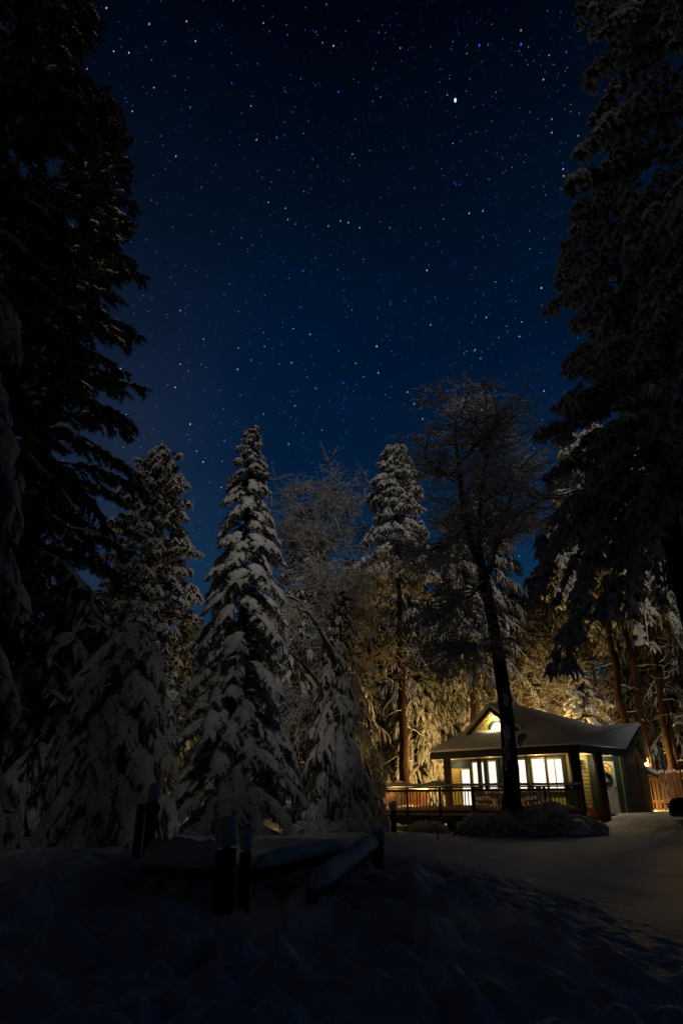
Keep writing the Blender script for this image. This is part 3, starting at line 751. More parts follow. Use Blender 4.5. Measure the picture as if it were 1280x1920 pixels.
def rail_run(a, b, sp, nposts):
    d = b - a; L_ = d.length; dn = d.normalized()
    rl = raw('railing', *merge([bar(a + UP * 1.0, b + UP * 1.0, .14, .05), bar(a + UP * .88, b + UP * .88, .05, .09), bar(a + UP * .09, b + UP * .09, .05, .09)]), M['wood'], deck)
    V, F = solid_prism([(-.018, -.018, -.42), (.018, -.018, -.42), (.018, .018, -.42), (-.018, .018, -.42)], [(-.018, -.018, .42), (.018, -.018, .42), (.018, .018, .42), (-.018, .018, .42)])
    me = bpy.data.meshes.new('baluster'); me.from_pydata(V, [], F); me.materials.append(M['cedar'])
    n = int(L_ / sp); side = dn.cross(UP)
    for i in range(n):
        p = a + dn * ((i + .5) * L_ / n) + UP * .485 + side * .045
        o = bpy.data.objects.new('baluster', me); COL.objects.link(o); o.parent = rl
        o.location = p - parent_origin(rl); o.rotation_euler = (random.uniform(-.01, .01), random.uniform(-.012, .012), math.atan2(dn.y, dn.x))
    for i in range(nposts + 1):
        p = a + dn * (L_ * i / nposts)
        raw('railing_post', *bar(p + UP * -.45, p + UP * .975, .10, .10), M['wood'], deck)
    g = Geo(); rg = np.random.default_rng(int(L_ * 100))
    t = np.linspace(0, 1, 40); pts = np.array([list(a + d * x + UP * 1.03) for x in t])
    hgt = .10 + .05 * vnoise(t * 9, t * 0, 4)
    if nposts > 4:
        for c, wv in ((.03, .03), (.13, .05), (.32, .045)): hgt = hgt + .13 * np.exp(-((t - c) / wv) ** 4)
    sweep(g, pts[None], np.full((1, 40), .10), hgt[None], 8, rg, .06, .05, .1)
    g.obj('snow', M['snow'], rl)
random.seed(3)
rail_run(DFL, DFR, .132, 6)
rail_run(DFL, DBL, .165, 3)
for px, D in ((708, 31.2), (788, 30.6), (822, 30.2), (842, 32), (775, 34)):
    b = P(px, 1550, D); raw('support_post', *bar((b.x, b.y, .5), (b.x, b.y, FLOOR - .13), .12, .12), M['wood'], deck)

# snowy furniture on the deck
def patio_chair(px, D, rz, label):
    b = P(px, 1520, D); b.z = FLOOR + .08
    c = thing('patio_chair', b, label, 'chair', 'snowy chairs on the deck', rz)
    def lraw(name, V, F, m, **k):
        V = [tuple(Vector(v) + b) for v in V]; return raw(name, V, F, m, c, **k)
    def bx(x0, x1, y0, y1, z0, z1): return solid_prism([(x0, y0, z0), (x1, y0, z0), (x1, y1, z0), (x0, y1, z0)], [(x0, y0, z1), (x1, y0, z1), (x1, y1, z1), (x0, y1, z1)])
    lraw('seat', *bx(-.28, .28, -.28, .28, .38, .43), M['wood'])
    lraw('backrest', *merge([bx(-.28 + .12 * i, -.20 + .12 * i, .24, .28, .432, .98) for i in range(5)]), M['wood'])
    for sx in (-1, 1):
        for sy in (-1, 1): lraw('leg', *bx(sx * .25 - .03, sx * .25 + .03, sy * .25 - .03, sy * .25 + .03, 0, .378), M['wood'])
        lraw('armrest', *bx(sx * .31 - .04, sx * .31 + .04, -.3, .3, .6, .64), M['wood'])
    lraw('snow', *bx(-.27, .27, -.27, .22, .434, .62), M['snow'], bevel=.07, seg=3, smooth=True)
patio_chair(905, 31.9, .6, 'snow covered chair on the deck left of the dark leaning trunk')
patio_chair(1002, 30.2, -2.2, 'snow covered chair on the deck right of the dark leaning trunk')
b = P(935, 1520, 31.3); b.z = FLOOR + .08
tb = thing('patio_table', b, 'round table under a cap of snow on the deck', 'table')
raw('tabletop', *cyl(b + UP * .66, b + UP * .71, .52, .52, 24), M['wood'], tb)
raw('leg', *cyl(b, b + UP * .658, .06, .05), M['wood'], tb)
raw('base', *cyl(b - UP * .02, b + UP * .03, .28, .2), M['wood'], tb)
g = Geo(); zz = np.array([.712, .75, .84, .90, .92]); rz_ = np.array([.50, .53, .47, .28, .01])
an = np.linspace(0, 2 * math.pi, 25)[:-1]
V = np.array([[b.x + r * math.cos(a), b.y + r * math.sin(a), b.z + z] for z, r in zip(zz, rz_) for a in an])
F = [[i * 24 + k, i * 24 + (k + 1) % 24, (i + 1) * 24 + (k + 1) % 24, (i + 1) * 24 + k] for i in range(4) for k in range(24)]
g.add(V, F); g.obj('snow', M['snow'], tb)
# green sled on end, red shovel
b = P(1072, 1510, 28.6); b.z = FLOOR
pts = np.array([[b.x + .02 * math.sin(t * 5), b.y + .18 * t, b.z + 1.05 * t] for t in np.linspace(0, 1, 12)])
g = Geo(); wv = np.array([.03, .15, .19, .2, .2, .2, .2, .2, .19, .17, .12, .02])
sweep(g, pts[None], wv[None], (wv * .25)[None], 10)
tag(g.obj('plastic_sled', M['greenplastic']), 'bright green plastic sled standing on end by the porch corner post', 'sled')
b = P(1103, 1524, 29.6); b.z = gz(b.x, b.y)
sh = thing('snow_shovel', b, 'red snow shovel leaning on the yellow wall by the porch', 'shovel')
t0 = Vector((b.x, b.y, 1.62)); d_ = Vector((-.35, .7, .85)).normalized()
raw('handle', *cyl(t0 - d_ * .05, t0 + d_ * 1.2, .02, .02), M['wood'], sh)
V, F = solid_prism([t0 + Vector((-.14, 0, 0)), t0 + Vector((.12, .03, -.02)), t0 + Vector((.30, -.18, -.32)), t0 + Vector((.02, -.22, -.3))], [t0 + Vector((-.14, .03, .02)), t0 + Vector((.12, .06, .0)), t0 + Vector((.30, -.15, -.30)), t0 + Vector((.02, -.19, -.28))])
raw('blade', V, F, M['redplastic'], sh)

# picket fence right of the cabin
pa, pb = P(1221, 1500, 36.3), P(1335, 1500, 34.6)
pf = thing('picket_fence', (pa.x, pa.y, gz(pa.x, pa.y)), 'pale wooden fence of vertical boards with snowy tops right of the cabin', 'fence')
n = 15
raw('rail', *merge([bar((pa.x, pa.y + .06, 1.9), (pb.x, pb.y + .06, 1.9), .05, .1), bar((pa.x, pa.y + .06, 2.9), (pb.x, pb.y + .06, 2.9), .05, .1)]), M['fencewood'], pf)
for i in range(n):
    p = pa.lerp(pb, i / n); ztop = 3.18 + .03 * math.sin(i * 2.1)
    d_ = (pb - pa).normalized() * .065; d_.z = 0
    p = p + Vector((0, -.05 * (i % 2), 0)); k = raw('picket', *bar((p.x, p.y, .9), (p.x, p.y, ztop), .115, .03), M['fencewood'], pf)
    raw('snow', *bar((p.x, p.y, ztop + .003), (p.x, p.y, ztop + .12), .12, .09), M['snow'], k, .03, 3, True)

# ------------------------------------------------------------------ dark parked car at the right edge
b = P(1259, 1550, 27.0); cz = gz(b.x + 1, b.y) - .02
car = thing('parked_car', (b.x + 1.2, b.y + .8, cz), 'dark parked car cut off by the right edge of the picture', 'car')
ax = Vector((.92, -.39, 0)).normalized(); sx_ = Vector((.39, .92, 0)).normalized()
prof = [(0, .35), (0.0, .72), (.10, .95), (1.05, 1.08), (1.75, 1.62), (3.3, 1.66), (4.15, 1.1), (4.3, .9), (4.3, .35)]
o3 = Vector((b.x, b.y, cz))
raw('body', *solid_prism([o3 + ax * a + UP * z for a, z in prof], [o3 + ax * a + UP * z + sx_ * 1.75 for a, z in prof]), M['car'], car, .1, 3, True)
for a in (.8, 3.45):
    for s_ in (-.02, 1.55):
        c0 = o3 + ax * a + UP * .34 + sx_ * s_
        wh = raw('wheel', *cyl(c0, c0 + sx_ * .22, .34, .34, 20), M['rubber'], car)
        raw('rim', *cyl(c0 - sx_ * .01, c0 + sx_ * .23, .2, .2, 16), M['iron'], wh)
gp = [(1.2, 1.14), (1.82, 1.56), (2.6, 1.6), (2.6, 1.14)]
raw('side_window', *solid_prism([o3 + ax * a + UP * z - sx_ * .01 for a, z in gp], [o3 + ax * a + UP * z + sx_ * .02 for a, z in gp]), M['glass'], car)
m0 = o3 + ax * 1.15 + UP * 1.17 - sx_ * .22
raw('wing_mirror', *merge([bar(m0 - sx_ * .1, m0 + sx_ * .16, .12, .15)]), M['car'], car, .03, 2, True)
hl = o3 + ax * -.01 + UP * .72
for s_ in (.2, 1.35): raw('headlight', *merge([bar(hl + sx_ * s_, hl + sx_ * (s_ + .25), .05, .14)]), M['glass'], car)

# ------------------------------------------------------------------ garden fence in front
def snow_cap(parent, c, r, h, seed):
    g = Geo(); rg = np.random.default_rng(seed)
    s = np.array([0, .15, .35, .55, .73, .87, .96, 1.0]); pr = np.array([.90, 1.04, 1.08, 1.06, .99, .85, .60, .02])
    pts = np.array([[c[0] + rg.normal() * .004, c[1] + rg.normal() * .004, c[2] + .003 + h * x] for x in s])
    sweep(g, pts[None], (r * pr)[None], (r * pr)[None], 14, rg, .05)
    g.obj('snow', M['snow'], parent)
fence = thing('rail_fence', P(440, 1680, 6.0), 'dark split rail garden fence half buried in snow', 'fence')
def fpost(px, pyt, pyb, D, w, cap, lean=0, seed=1, d2=None):
    t = P(px, pyt, D); bq = P(px + lean, pyb, D); bq.x = t.x + (bq.x - t.x) * 0 + lean * .005; 
    p = raw('fence_post', *bar((t.x + lean * .004, t.y, bq.z - .45), (t.x, t.y, t.z), w, w * .95), M['wood'], fence, .008, 1)
    if cap: snow_cap(p, (t.x, t.y, t.z), w * .58, cap, seed)
    return p
p1 = fpost(266, 1508, 1640, 7.6, .075, .0)
p2 = fpost(287, 1504, 1650, 7.0, .09, .17, seed=2)
rf = P(289, 1516, 6.92)
raw('reflector', *merge([cyl(rf, rf + Vector((0, .03, 0)), .055, .055, 20)]), M['blue'], p2)
fpost(424, 1595, 1675, 6.0, .148, .25, seed=3)
fpost(461, 1597, 1690, 5.85, .085, .19, seed=4)
fpost(707, 1572, 1640, 8.0, .125, .06, seed=5)
def frail(a, b, w, h, sh, sw, seed):
    r = raw('fence_rail', *bar(a, b, w, h), M['wood'], fence, .01, 1)
    g = Geo(); rg = np.random.default_rng(seed); t = np.linspace(0.02, .98, 26)
    pts = np.array([list(Vector(a).lerp(Vector(b), x) + UP * (h / 2 + .002)) for x in t]); e = np.minimum(1, np.maximum(0.02, np.minimum(t - .02, .98 - t)) * 12) ** .5; e[0] = e[-1] = .02
    hh = sh * (1 + .25 * vnoise(t * 7, t * 0, seed)) * e
    sweep(g, pts[None], (sw * (1 + .1 * vnoise(t * 5, t * 0 + 2, seed)) * e)[None], hh[None], 9, rg, .04, .03, .06)
    g.obj('snow', M['snow'], r)
frail(P(272, 1638, 7.1), P(408, 1639, 6.15), .085, .08, .22, .12, 1)
frail(P(470, 1643, 6.05), P(642, 1602, 7.6), .08, .09, .10, .085, 2)
frail(P(582, 1684, 5.9), P(704, 1588, 8.0), .08, .085, .11, .095, 3)
# wire mesh between the rails
wm = []
a0, a1 = P(478, 1650, 6.15), P(700, 1612, 7.95)
for i in range(60):
    p = a0.lerp(a1, i / 60); wm.append(bar((p.x, p.y + .05, p.z - .34), (p.x, p.y + .05, p.z - .01), .004, .004))
for k in range(5):
    wm.append(bar(a0 + Vector((0, .05, -.04 - .07 * k)), a1 + Vector((0, .05, -.04 - .07 * k)), .004, .004))
raw('wire_mesh', *merge(wm), M['wire'], fence)
# snow capped stake before the deck and two thin stakes
def stake(px, pyt, D, w, cap, label, seed):
    t = P(px, pyt, D); zb = gz(t.x, t.y) - .1
    o = thing('garden_stake', (t.x, t.y, zb), label, 'stake')
    p = raw('post', *bar((t.x, t.y, zb), (t.x, t.y, t.z), w, w), M['wood'], o)
    if cap: snow_cap(p, tuple(t), w * .8, cap, seed)
stake(737, 1518, 24.5, .16, .26, 'short snow capped post standing before the left end of the deck', 11)
stake(741, 1558, 20, .02, 0, 'thin marker stake in the snow below the capped post', 12)
stake(820, 1556, 19.5, .025, 0, 'thin marker stake in the snow left of the snow mound', 13)

# ------------------------------------------------------------------ shrubs under snow
def shrub(label, px, py, D, rx, ry, h, seed, dark=.3, group='snow laden shrubs'):
    c = P(px, py, D); zb = gz(c.x, c.y) - .06
    o = thing('snowy_shrub', (c.x, c.y, zb), label, 'shrub', group)
    rg = np.random.default_rng(seed); g = Geo()
    n = 500
    a = rg.uniform(0, 2 * math.pi, n); e = np.arcsin(rg.uniform(0, 1, n)); d = np.stack([np.cos(a) * np.cos(e), np.sin(a) * np.cos(e), np.sin(e)], -1)
    sc = np.array([rx, ry, h])
    Q = np.array([c.x, c.y, zb]) + d * sc * rg.uniform(.5, .93, (n, 1))
    spikes(g, Q, norm(d + rg.normal(size=(n, 3)) * .5), rg.uniform(.12, .3, n), np.full(n, .025), rg)
    # stems fanning out from the root
    k = 26; st = np.linspace(0, 1, 5); dd = d[:k]
    pts = np.array([c.x, c.y, zb]) + (dd * sc)[:, None] * (st[None, :, None] * .95)
    sweep(g, pts, np.full((k, 5), .018), np.full((k, 5), .018), 4)
    fo = g.obj('foliage', M['darkbark'], o, False)
    s = Geo(); nu, nv = 46, 22
    U, Vv = np.meshgrid(np.linspace(0, 2 * math.pi, nu, endpoint=False), np.linspace(0.0, math.pi / 2, nv))
    dx_ = np.cos(U) * np.cos(Vv); dy_ = np.sin(U) * np.cos(Vv); dz_ = np.sin(Vv)
    q = 3.2; nn = vnoise(dx_ * q + seed, dz_ * q + dy_ * 1.7, seed) + .55 * vnoise(dx_ * 8 + dy_ * 3, dz_ * 8 + dy_ * 5, seed + 1) + .3 * vnoise(dx_ * 17 + dy_ * 7, dz_ * 17 - dy_ * 9, seed + 2)
    hole = sstep(.05, .35, vnoise(dx_ * 3 + 7 * seed, dz_ * 4 + dy_ * 2, seed + 5) + dark - .45 * dz_)
    rr = 1 + .34 * nn - .34 * hole
    V = np.stack([c.x + dx_ * rx * rr, c.y + dy_ * ry * rr, zb + dz_ * h * rr], -1).reshape(-1, 3)
    F = [[a * nu + b, a * nu + (b + 1) % nu, (a + 1) * nu + (b + 1) % nu, (a + 1) * nu + b] for a in range(nv - 1) for b in range(nu)]
    s.add(V, F)
    # twigs coated in snow poking out all over
    m = 520; a = rg.uniform(0, 2 * math.pi, m); e = np.arcsin(rg.uniform(.02, 1, m)); d = np.stack([np.cos(a) * np.cos(e), np.sin(a) * np.cos(e), np.sin(e)], -1)
    A = np.array([c.x, c.y, zb]) + d * sc * .92; t = norm(d + rg.normal(size=(m, 3)) * .6); l = rg.uniform(.10, .26, m); ss = np.linspace(0, 1, 4); pr = np.array([.9, 1, .8, .1])
    pts = A[:, None] + t[:, None] * (l[:, None] * ss[None])[..., None]; pts[..., 2] -= (l * .4)[:, None] * ss[None] ** 2
    r = rg.uniform(.015, .05, m)
    sweep(s, pts, r[:, None] * pr[None], r[:, None] * pr[None], 5, rg, .2)
    s.obj('snow', M['snow'], fo)
    return o
shrub('large snow covered shrub right of the leaning trunk, before the porch', 1005, 1545, 25.6, 1.75, 1.2, 1.05, 1, .35)
shrub('low snowy shrub with dark gaps left of the leaning trunk foot', 905, 1550, 25.0, .95, .8, .72, 2, .45)
shrub('snowy shrub between the large snow mound and the front door', 1085, 1548, 26.2, .95, .8, .62, 3, .3)
shrub('snow mound shrub near the small bent conifer, left of the deck', 655, 1562, 23.0, .75, .6, .42, 4, .12)
shrub('snow mound shrub beside the right fence post', 688, 1560, 23.4, .55, .5, .42, 5, .2)
shrub('leftmost pale snow mound shrub right of the big spruce', 592, 1566, 22.0, .9, .6, .40, 6, .12)
shrub('small snowy clump below the deck support posts', 800, 1560, 26.5, .8, .5, .42, 7, .25)

# ------------------------------------------------------------------ trees
HV = 'heavily snow laden conifers'
conifer('tall pointed spruce with thick drooping snow, tallest in the left half beyond the rail fence', (474, 795), 20.0, R=2.0, hb=.3, nb=185, seed=11, style='spruce', droop=.62, dtop=.1, e_top=16, e_low=-6, pad=1.15, det=.92, t_in=.34, fringe=1.2, pw=.62, rmin=.2, group=HV, name='spruce_tree')
conifer('broad dark conifer with a rounded snowy top left of the tall pointed spruce', (302, 848), 29.0, R=3.3, hb=2.5, nb=230, seed=12, style='pine', droop=.30, dtop=.2, e_top=30, e_low=-14, pad=.85, det=.85, fringe=1.5, pw=.5, snow=.55, rmin=.35, group=HV, name='spruce_tree')
conifer('small conifer shrouded in snow behind the blue reflector post', (252, 1158), 12.5, R=1.45, hb=.15, nb=120, seed=13, style='shroud', droop=.85, e_top=0, e_low=-12, pad=1.1, det=.72, t_in=.4, dtop=.3, fringe=1.0, pw=.42, group=HV, name='spruce_tree', rmin=.25)
conifer('warm lit drooping conifer leaning left between the tall spruce and the deck', (622, 1190), 25.0, R=1.45, hb=1.3, t_in=.3, nb=115, seed=14, style='weeping', droop=.95, e_top=-5, e_low=-22, pad=1.05, det=.9, fringe=1.0, pw=.6, lean=-.45, group=HV, name='spruce_tree', rmin=.3)
conifer('smallest narrow conifer caked in snow at the left end of the deck', (701, 1402), 27.5, R=.72, hb=.1, nb=70, seed=15, style='shroud', droop=.9, e_top=-5, e_low=-15, pad=1.25, det=.62, fringe=.7, pw=.6, group=HV, name='spruce_tree')
conifer('low brown tinged conifer right of the foot of the tall spruce', (598, 1335), 27.0, R=1.2, hb=.2, nb=70, seed=16, style='weeping', droop=.8, e_top=0, e_low=-15, pad=.75, det=.85, fringe=1.4, pw=.6, snow=.7, group=HV, name='spruce_tree')

# huge dark conifers framing the picture on the left
LF = 'huge dark conifers along the left edge'
conifer('tallest black conifer at the upper left edge, its top beyond the picture', None, R=3.1, hb=.5, nb=190, seed=21, style='spruce', droop=.5, e_top=15, e_low=-14, pad=.6, det=1.1, fringe=4.6, pw=.45, snow=.32, top_world=(-7.6, 10.4, 27), group=LF, name='fir_tree')
conifer('black conifer with its tip in the upper left sky, behind the nearest ones', (206, 200), 17.5, R=3.3, hb=1.0, nb=260, seed=22, style='spruce', droop=.42, e_top=22, e_low=-12, pad=.65, det=1.15, fringe=4.6, pw=.5, snow=.3, group=LF, name='fir_tree')
conifer('nearest dark conifer at the left edge with long hanging boughs', None, R=2.5, hb=.4, nb=100, seed=23, style='weeping', droop=.75, e_top=5, e_low=-18, pad=1.1, det=1.0, fringe=1.3, pw=.5, snow=.85, top_world=(-5.6, 7.6, 9.5), group=LF, name='fir_tree')
conifer('dark conifer in the gap between the left edge trees and the snow shrouded one', (150, 1080), 17.0, R=2.1, hb=.2, nb=110, seed=24, style='weeping', droop=.7, e_top=5, e_low=-15, pad=.95, det=1.0, fringe=1.6, pw=.5, snow=.7, group=LF, name='fir_tree')

# large snowy pines on the right
RP = 'snow clumped pines along the right edge'
conifer('big pine with clumped snow at the right, its top under the upper boughs', (1131, 372), 15.0, R=3.05, hb=7.9, nb=150, seed=36, extra=[(8.6, 3.40, 3.7, -18, 1.0), (8.2, 3.32, 3.5, -20, .95), (8.9, 3.50, 3.6, -18, .85), (8.0, 3.55, 3.2, -20, .75), (9.2, 3.15, 3.5, -15, .8), (7.8, 3.75, 3.0, -18, .8), (8.6, 3.05, 3.0, -15, .8), (9.4, 3.6, 3.9, -15, .6)], style='pine', droop=.34, e_top=34, e_low=-24, pad=1.0, det=.68, fringe=1.2, pw=.52, snow=.85, group=RP, name='pine_tree', bark='darkbark', low_limit=.8)
conifer('nearest towering pine at the upper right edge with heavy sagging boughs', None, R=3.9, hb=9.5, nb=165, seed=32, style='pine', droop=.62, e_top=18, e_low=-10, pad=1.1, det=.72, fringe=1.2, pw=.30, snow=.85, top_world=(8.6, 10.2, 30), group=RP, name='pine_tree', bark='darkbark', low_limit=.55)
conifer('second pine at the right edge with snowy limbs above the parked car', None, R=3.4, hb=10.0, nb=110, seed=33, style='pine', droop=.45, e_top=30, e_low=-18, pad=1.0, det=.75, fringe=1.2, pw=.45, snow=.8, top_world=(10.8, 15.5, 19), group=RP, name='pine_tree', bark='darkbark', low_limit=.8)

# pines and firs standing beyond the cabin, lit from below by its lamps
BK = 'tall trees beyond the cabin'
conifer('snowy pine with a long bare red trunk left of the cabin, behind the deck', (738, 840), 36.0, R=2.1, hb=12.6, nb=120, seed=41, style='pine', droop=.3, e_top=34, e_low=-22, pad=1.0, det=.95, fringe=1.1, pw=.5, snow=.95, group=BK, name='pine_tree', bark='redbark', tr=.27, clear_dead=14)
def back(label, px, pyt, D, R, hb, seed, style='weeping', tr=.22, nb=120, snow=.32, dead=18, pad=.5, det=1.15, fr=2.0, pw=.5, droop=.55, needle='needle', bark='redbark'):
    return conifer(label, (px, pyt), D, R=R, hb=hb, nb=nb, seed=seed, style=style, droop=droop, e_top=20, e_low=-16, pad=pad, det=det, fringe=fr, pw=pw, snow=snow, group=BK, name='pine_tree' if style == 'pine' else 'fir_tree', bark=bark, tr=tr, clear_dead=dead, needle=needle, fr_snow=1.3)
back('grey topped conifer right of the tall pointed spruce', 573, 948, 40, 3.0, 3.0, 51, 'spruce', .22, 110, .8)
back('short conifer between the arching trunk and the red trunked pine', 652, 1045, 42, 2.6, 2.0, 52, 'weeping', .2, 110, .75)
back('fir with hanging lit foliage just left of the red trunked pine', 706, 1085, 44, 2.8, 2.5, 53, 'weeping', .2, 110, .8)
back('fir with slim red trunk just right of the red trunked pine', 764, 1030, 41, 2.4, 6.5, 54, 'weeping', .17, 90, .8)
back('fir with thick red trunk above the left end of the roof', 858, 960, 38.5, 2.9, 7.6, 55, 'weeping', .24, 110, .75)
back('snow flecked young fir at the left of the roof', 880, 1262, 40, 1.5, .5, 56, 'weeping', .1, 80, 1.0, 0, 1.15, .9, 1.0)
back('young fir bright with snow behind the deck', 778, 1200, 40.5, 1.7, 2.2, 57, 'weeping', .1, 80, .95, 8, 1.0, 1.0, 1.0)
back('dark trunked fir behind the leaning trunk', 902, 905, 42, 3.0, 9.0, 58, 'weeping', .3, 100, .7, bark='bark')
back('slim pine behind the roof ridge, left of a thinner one', 1027, 960, 43, 2.3, 10.5, 59, 'weeping', .16, 80, .7)
back('thinnest pine trunk behind the roof ridge', 1050, 1000, 47, 2.2, 10.5, 60, 'weeping', .13, 80, .7)
back('thick red trunked pine above the entry gable, leftmost of the row', 1085, 820, 37.5, 3.2, 12.5, 61, 'pine', .26, 90, .8, 16, 1.0, 1.3, 1.1)
back('second thick trunked pine above the entry gable', 1110, 800, 38.5, 3.2, 13.0, 62, 'pine', .23, 90, .8, 16, 1.0, 1.3, 1.1)
back('dark pine trunk right of the entry gable', 1150, 830, 38.0, 3.2, 11.0, 63, 'pine', .21, 90, .8, 18, 1.0, 1.3, 1.1)
back('slender pine with many bare snowy lower limbs above the picket fence', 1172, 900, 38.0, 2.6, 10.0, 64, 'weeping', .19, 80, .7, 60)
back('pine at the right edge behind the picket fence', 1236, 940, 40.0, 2.8, 8.0, 65, 'weeping', .2, 90, .7, 40)
back('bushy snow lumped fir behind the right part of the roof', 1085, 1255, 39.5, 2.2, .8, 66, 'spruce', .12, 90, 1.0, 0, 1.2, 1.0, 1.0)
back('frosted tree top seen through a gap in the right hand pines', 1158, 800, 45, 2.4, 8, 67, 'spruce', .2, 110, 1.0, 0, 1.1)
back('fir filling the gap right of the frosted young fir', 818, 1075, 46, 2.8, 3.0, 68, 'weeping', .2, 110, .7)
back('fir behind the leaning trunk and above the dormer', 955, 1110, 45, 2.6, 5.0, 69, 'weeping', .2, 100, .7)

conifer('unseen tall conifer added behind the photographer as a shade caster', None, R=3.3, hb=19.0, nb=150, seed=91, style='spruce', droop=.5, e_top=15, e_low=-12, det=1.3, fringe=2.5, pw=.4, snow=.4, top_world=(2.2, -5, 43), group='unseen conifers added behind the photographer for shade', name='fir_tree')  # high-crowned fir added out of view to block moonlight
# unseen firs added behind the photographer, sized and placed to shade the foreground
src = bpy.data.objects['fir_tree']
for i, (x, y, sc) in enumerate(((-6.0, -10, 1.45), (-.6, -11, 1.5), (-1.8, -5.8, 1.1), (.2, -5.6, .46), (1.8, -5.2, .47), (3.3, -5.4, .47), (4.5, -6.8, .56), (5.6, -4, .92), (7.0, -6, .6), (9.7, -7.4, .92), (12.0, -8.5, 1.0), (.6, -8.5, 1.15), (8.2, -4.2, .9), (10.8, -5, 1.26), (13.4, -6, 1.28), (16.4, -5, 1.5), (19.4, -6.5, 1.55), (22.0, -5, 1.55), (25, -6.5, 1.5), (28.5, -6, 1.4), (18.0, -8.5, 1.6), (20.8, -8, 1.65), (23.6, -9, 1.6)) + tuple((-13 + 3.4 * k, -14.5 - 1.5 * (k % 2), .95 + .1 * (k % 3 == 0)) for k in range(14))):
    copy_tree(src, (x, y, gz(x, y) - .1), i * 1.3, sc, 'unseen tall conifer added behind the photographer as a shade caster', 'unseen conifers added behind the photographer for shade')

back('fir behind the picket fence, left of its middle', 1222, 1130, 43.5, 2.8, 2.0, 81, 'weeping', .15, 110, .8, 10)
back('fir behind the picket fence near the right edge', 1268, 1090, 44, 3.0, 2.0, 82, 'weeping', .18, 110, .8, 10)
back('fir between the thick trunks above the entry gable', 1140, 1080, 45, 3.0, 2.0, 83, 'weeping', .18, 110, .85, 10)
back('broad lit fir behind the golden bare tree', 1010, 1060, 48, 3.4, 2.0, 84, 'weeping', .2, 120, .8, 10)
back('thin straight trunk right of the slender pine', 1212, 940, 41, 2.2, 11, 85, 'weeping', .12, 70, .7, 30)
back('thin trunk left of the row of thick trunks', 1068, 960, 41, 2.2, 11.5, 86, 'weeping', .13, 70, .7, 14, bark='bark')
# dark thin trunks at the left of the deck
for px, D, r, lab in ((628, 31, .13, 'thin dark trunk left of the bent trunk pair'), (640, 30, .19, 'thicker dark trunk just left of the bent trunk pair'), (553, 30, .16, 'reddish trunk between the tall spruce and the brown tinged conifer')):
    b = P(px, 1545, D); z = gz(b.x, b.y)
    conifer(lab, None, R=1.6, hb=4.5, nb=45, seed=int(px), style='weeping', droop=.6, e_top=10, e_low=-15, det=1.3, fringe=1.2, snow=.7, tr=r, top_world=(b.x, b.y, z + 10), group='trunks left of the deck', name='fir_tree', bark='redbark' if px == 553 else 'darkbark', clear_dead=14)

# bare trees
def PP(lst, D, dd=0): return [tuple(P(x, y, D + dd * i)) for i, (x, y) in enumerate(lst)]
bare_tree('dark leaning bare tree in front of the cabin, its limbs furred with snow',
    [(PP([(960, 1520), (957, 1440), (951, 1360), (940, 1270), (926, 1180), (912, 1110), (906, 1075)], 25.5), .29, .19),
     (PP([(908, 1085), (888, 1030), (874, 985), (864, 930), (862, 880), (853, 830), (852, 790), (866, 752)], 25.5, .1), .17, .025),
     (PP([(908, 1085), (899, 1030), (898, 975), (905, 900), (915, 845), (930, 795)], 25.5, -.2), .13, .02),
     (PP([(910, 1085), (925, 1035), (938, 990), (955, 940), (965, 895), (990, 850)], 25.5, .25), .14, .02),
     (PP([(938, 992), (968, 965), (1000, 945), (1040, 925)], 25.8, -.2), .08, .02),
     (PP([(872, 985), (838, 1020), (805, 1032), (772, 1035)], 25.4, -.3), .08, .02),
     (PP([(863, 880), (840, 892), (815, 880), (798, 858)], 25.6, -.2), .08, .03),
     (PP([(862, 870), (885, 840), (905, 820), (925, 822)], 25.6, -.3), .06, .02),
     (PP([(906, 1090), (880, 1120), (850, 1130), (820, 1165)], 25.4, -.3), .07, .015),
     (PP([(935, 1225), (905, 1215), (880, 1212), (855, 1218)], 25.4, -.3), .06, .015)],
    71, [(260, 1.7, .024), (1300, 1.0, .011), (5200, .5, .006)], patches=[(948, 1312, 25.25, .10, .5), (949, 1375, 25.2, .13, .6), (950, 1405, 25.2, .12, .7), (975, 1388, 25.2, .12, .45), (981, 1380, 25.3, .10, .25), (947, 1432, 25.2, .07, .5)], name='bare_tree', snow=1.0, flat=.3, droop=.25)
bare_tree('arching bare trunk bowed over by snow beside the tall spruce',
    [(PP([(683, 1545), (670, 1505), (657, 1468), (654, 1400), (652, 1330), (649, 1287), (627, 1232), (604, 1190), (581, 1149), (563, 1126), (543, 1113), (522, 1115), (500, 1126), (485, 1150)], 25.6, -.15), .17, .03),
     (PP([(579, 1150), (558, 1141), (530, 1138), (508, 1142), (490, 1160)], 24.3, -.1), .06, .02)],
    72, [(60, 1.1, .018), (260, .7, .010), (600, .4, .006)], name='bent_tree', bark='bark', trunk_snow='line', droop=.5)
bare_tree('lower arching bare trunk reaching into the right side of the tall spruce',
    [(PP([(686, 1530), (672, 1465), (650, 1400), (620, 1320), (594, 1277), (575, 1252), (556, 1235), (530, 1212), (504, 1196), (490, 1195)], 26.6, -.1), .14, .03),
     (PP([(636, 1370), (610, 1352), (586, 1341), (565, 1322), (546, 1308)], 26.2, -.1), .10, .03)],
    73, [(50, 1.0, .016), (220, .6, .010), (500, .35, .006)], name='bent_tree', bark='bark', trunk_snow='line', droop=.5)
bare_tree('thin crooked pale dead stem right of the tall spruce',
    [(PP([(572, 1420), (568, 1340), (564, 1300), (556, 1250), (556, 1210), (560, 1170)], 29.0), .05, .03), (PP([(556, 1225), (575, 1205), (600, 1190)], 29.0), .025, .01)],
    74, [(26, .8, .012), (80, .5, .007)], name='bare_tree', bark='twig', trunk_snow='line')
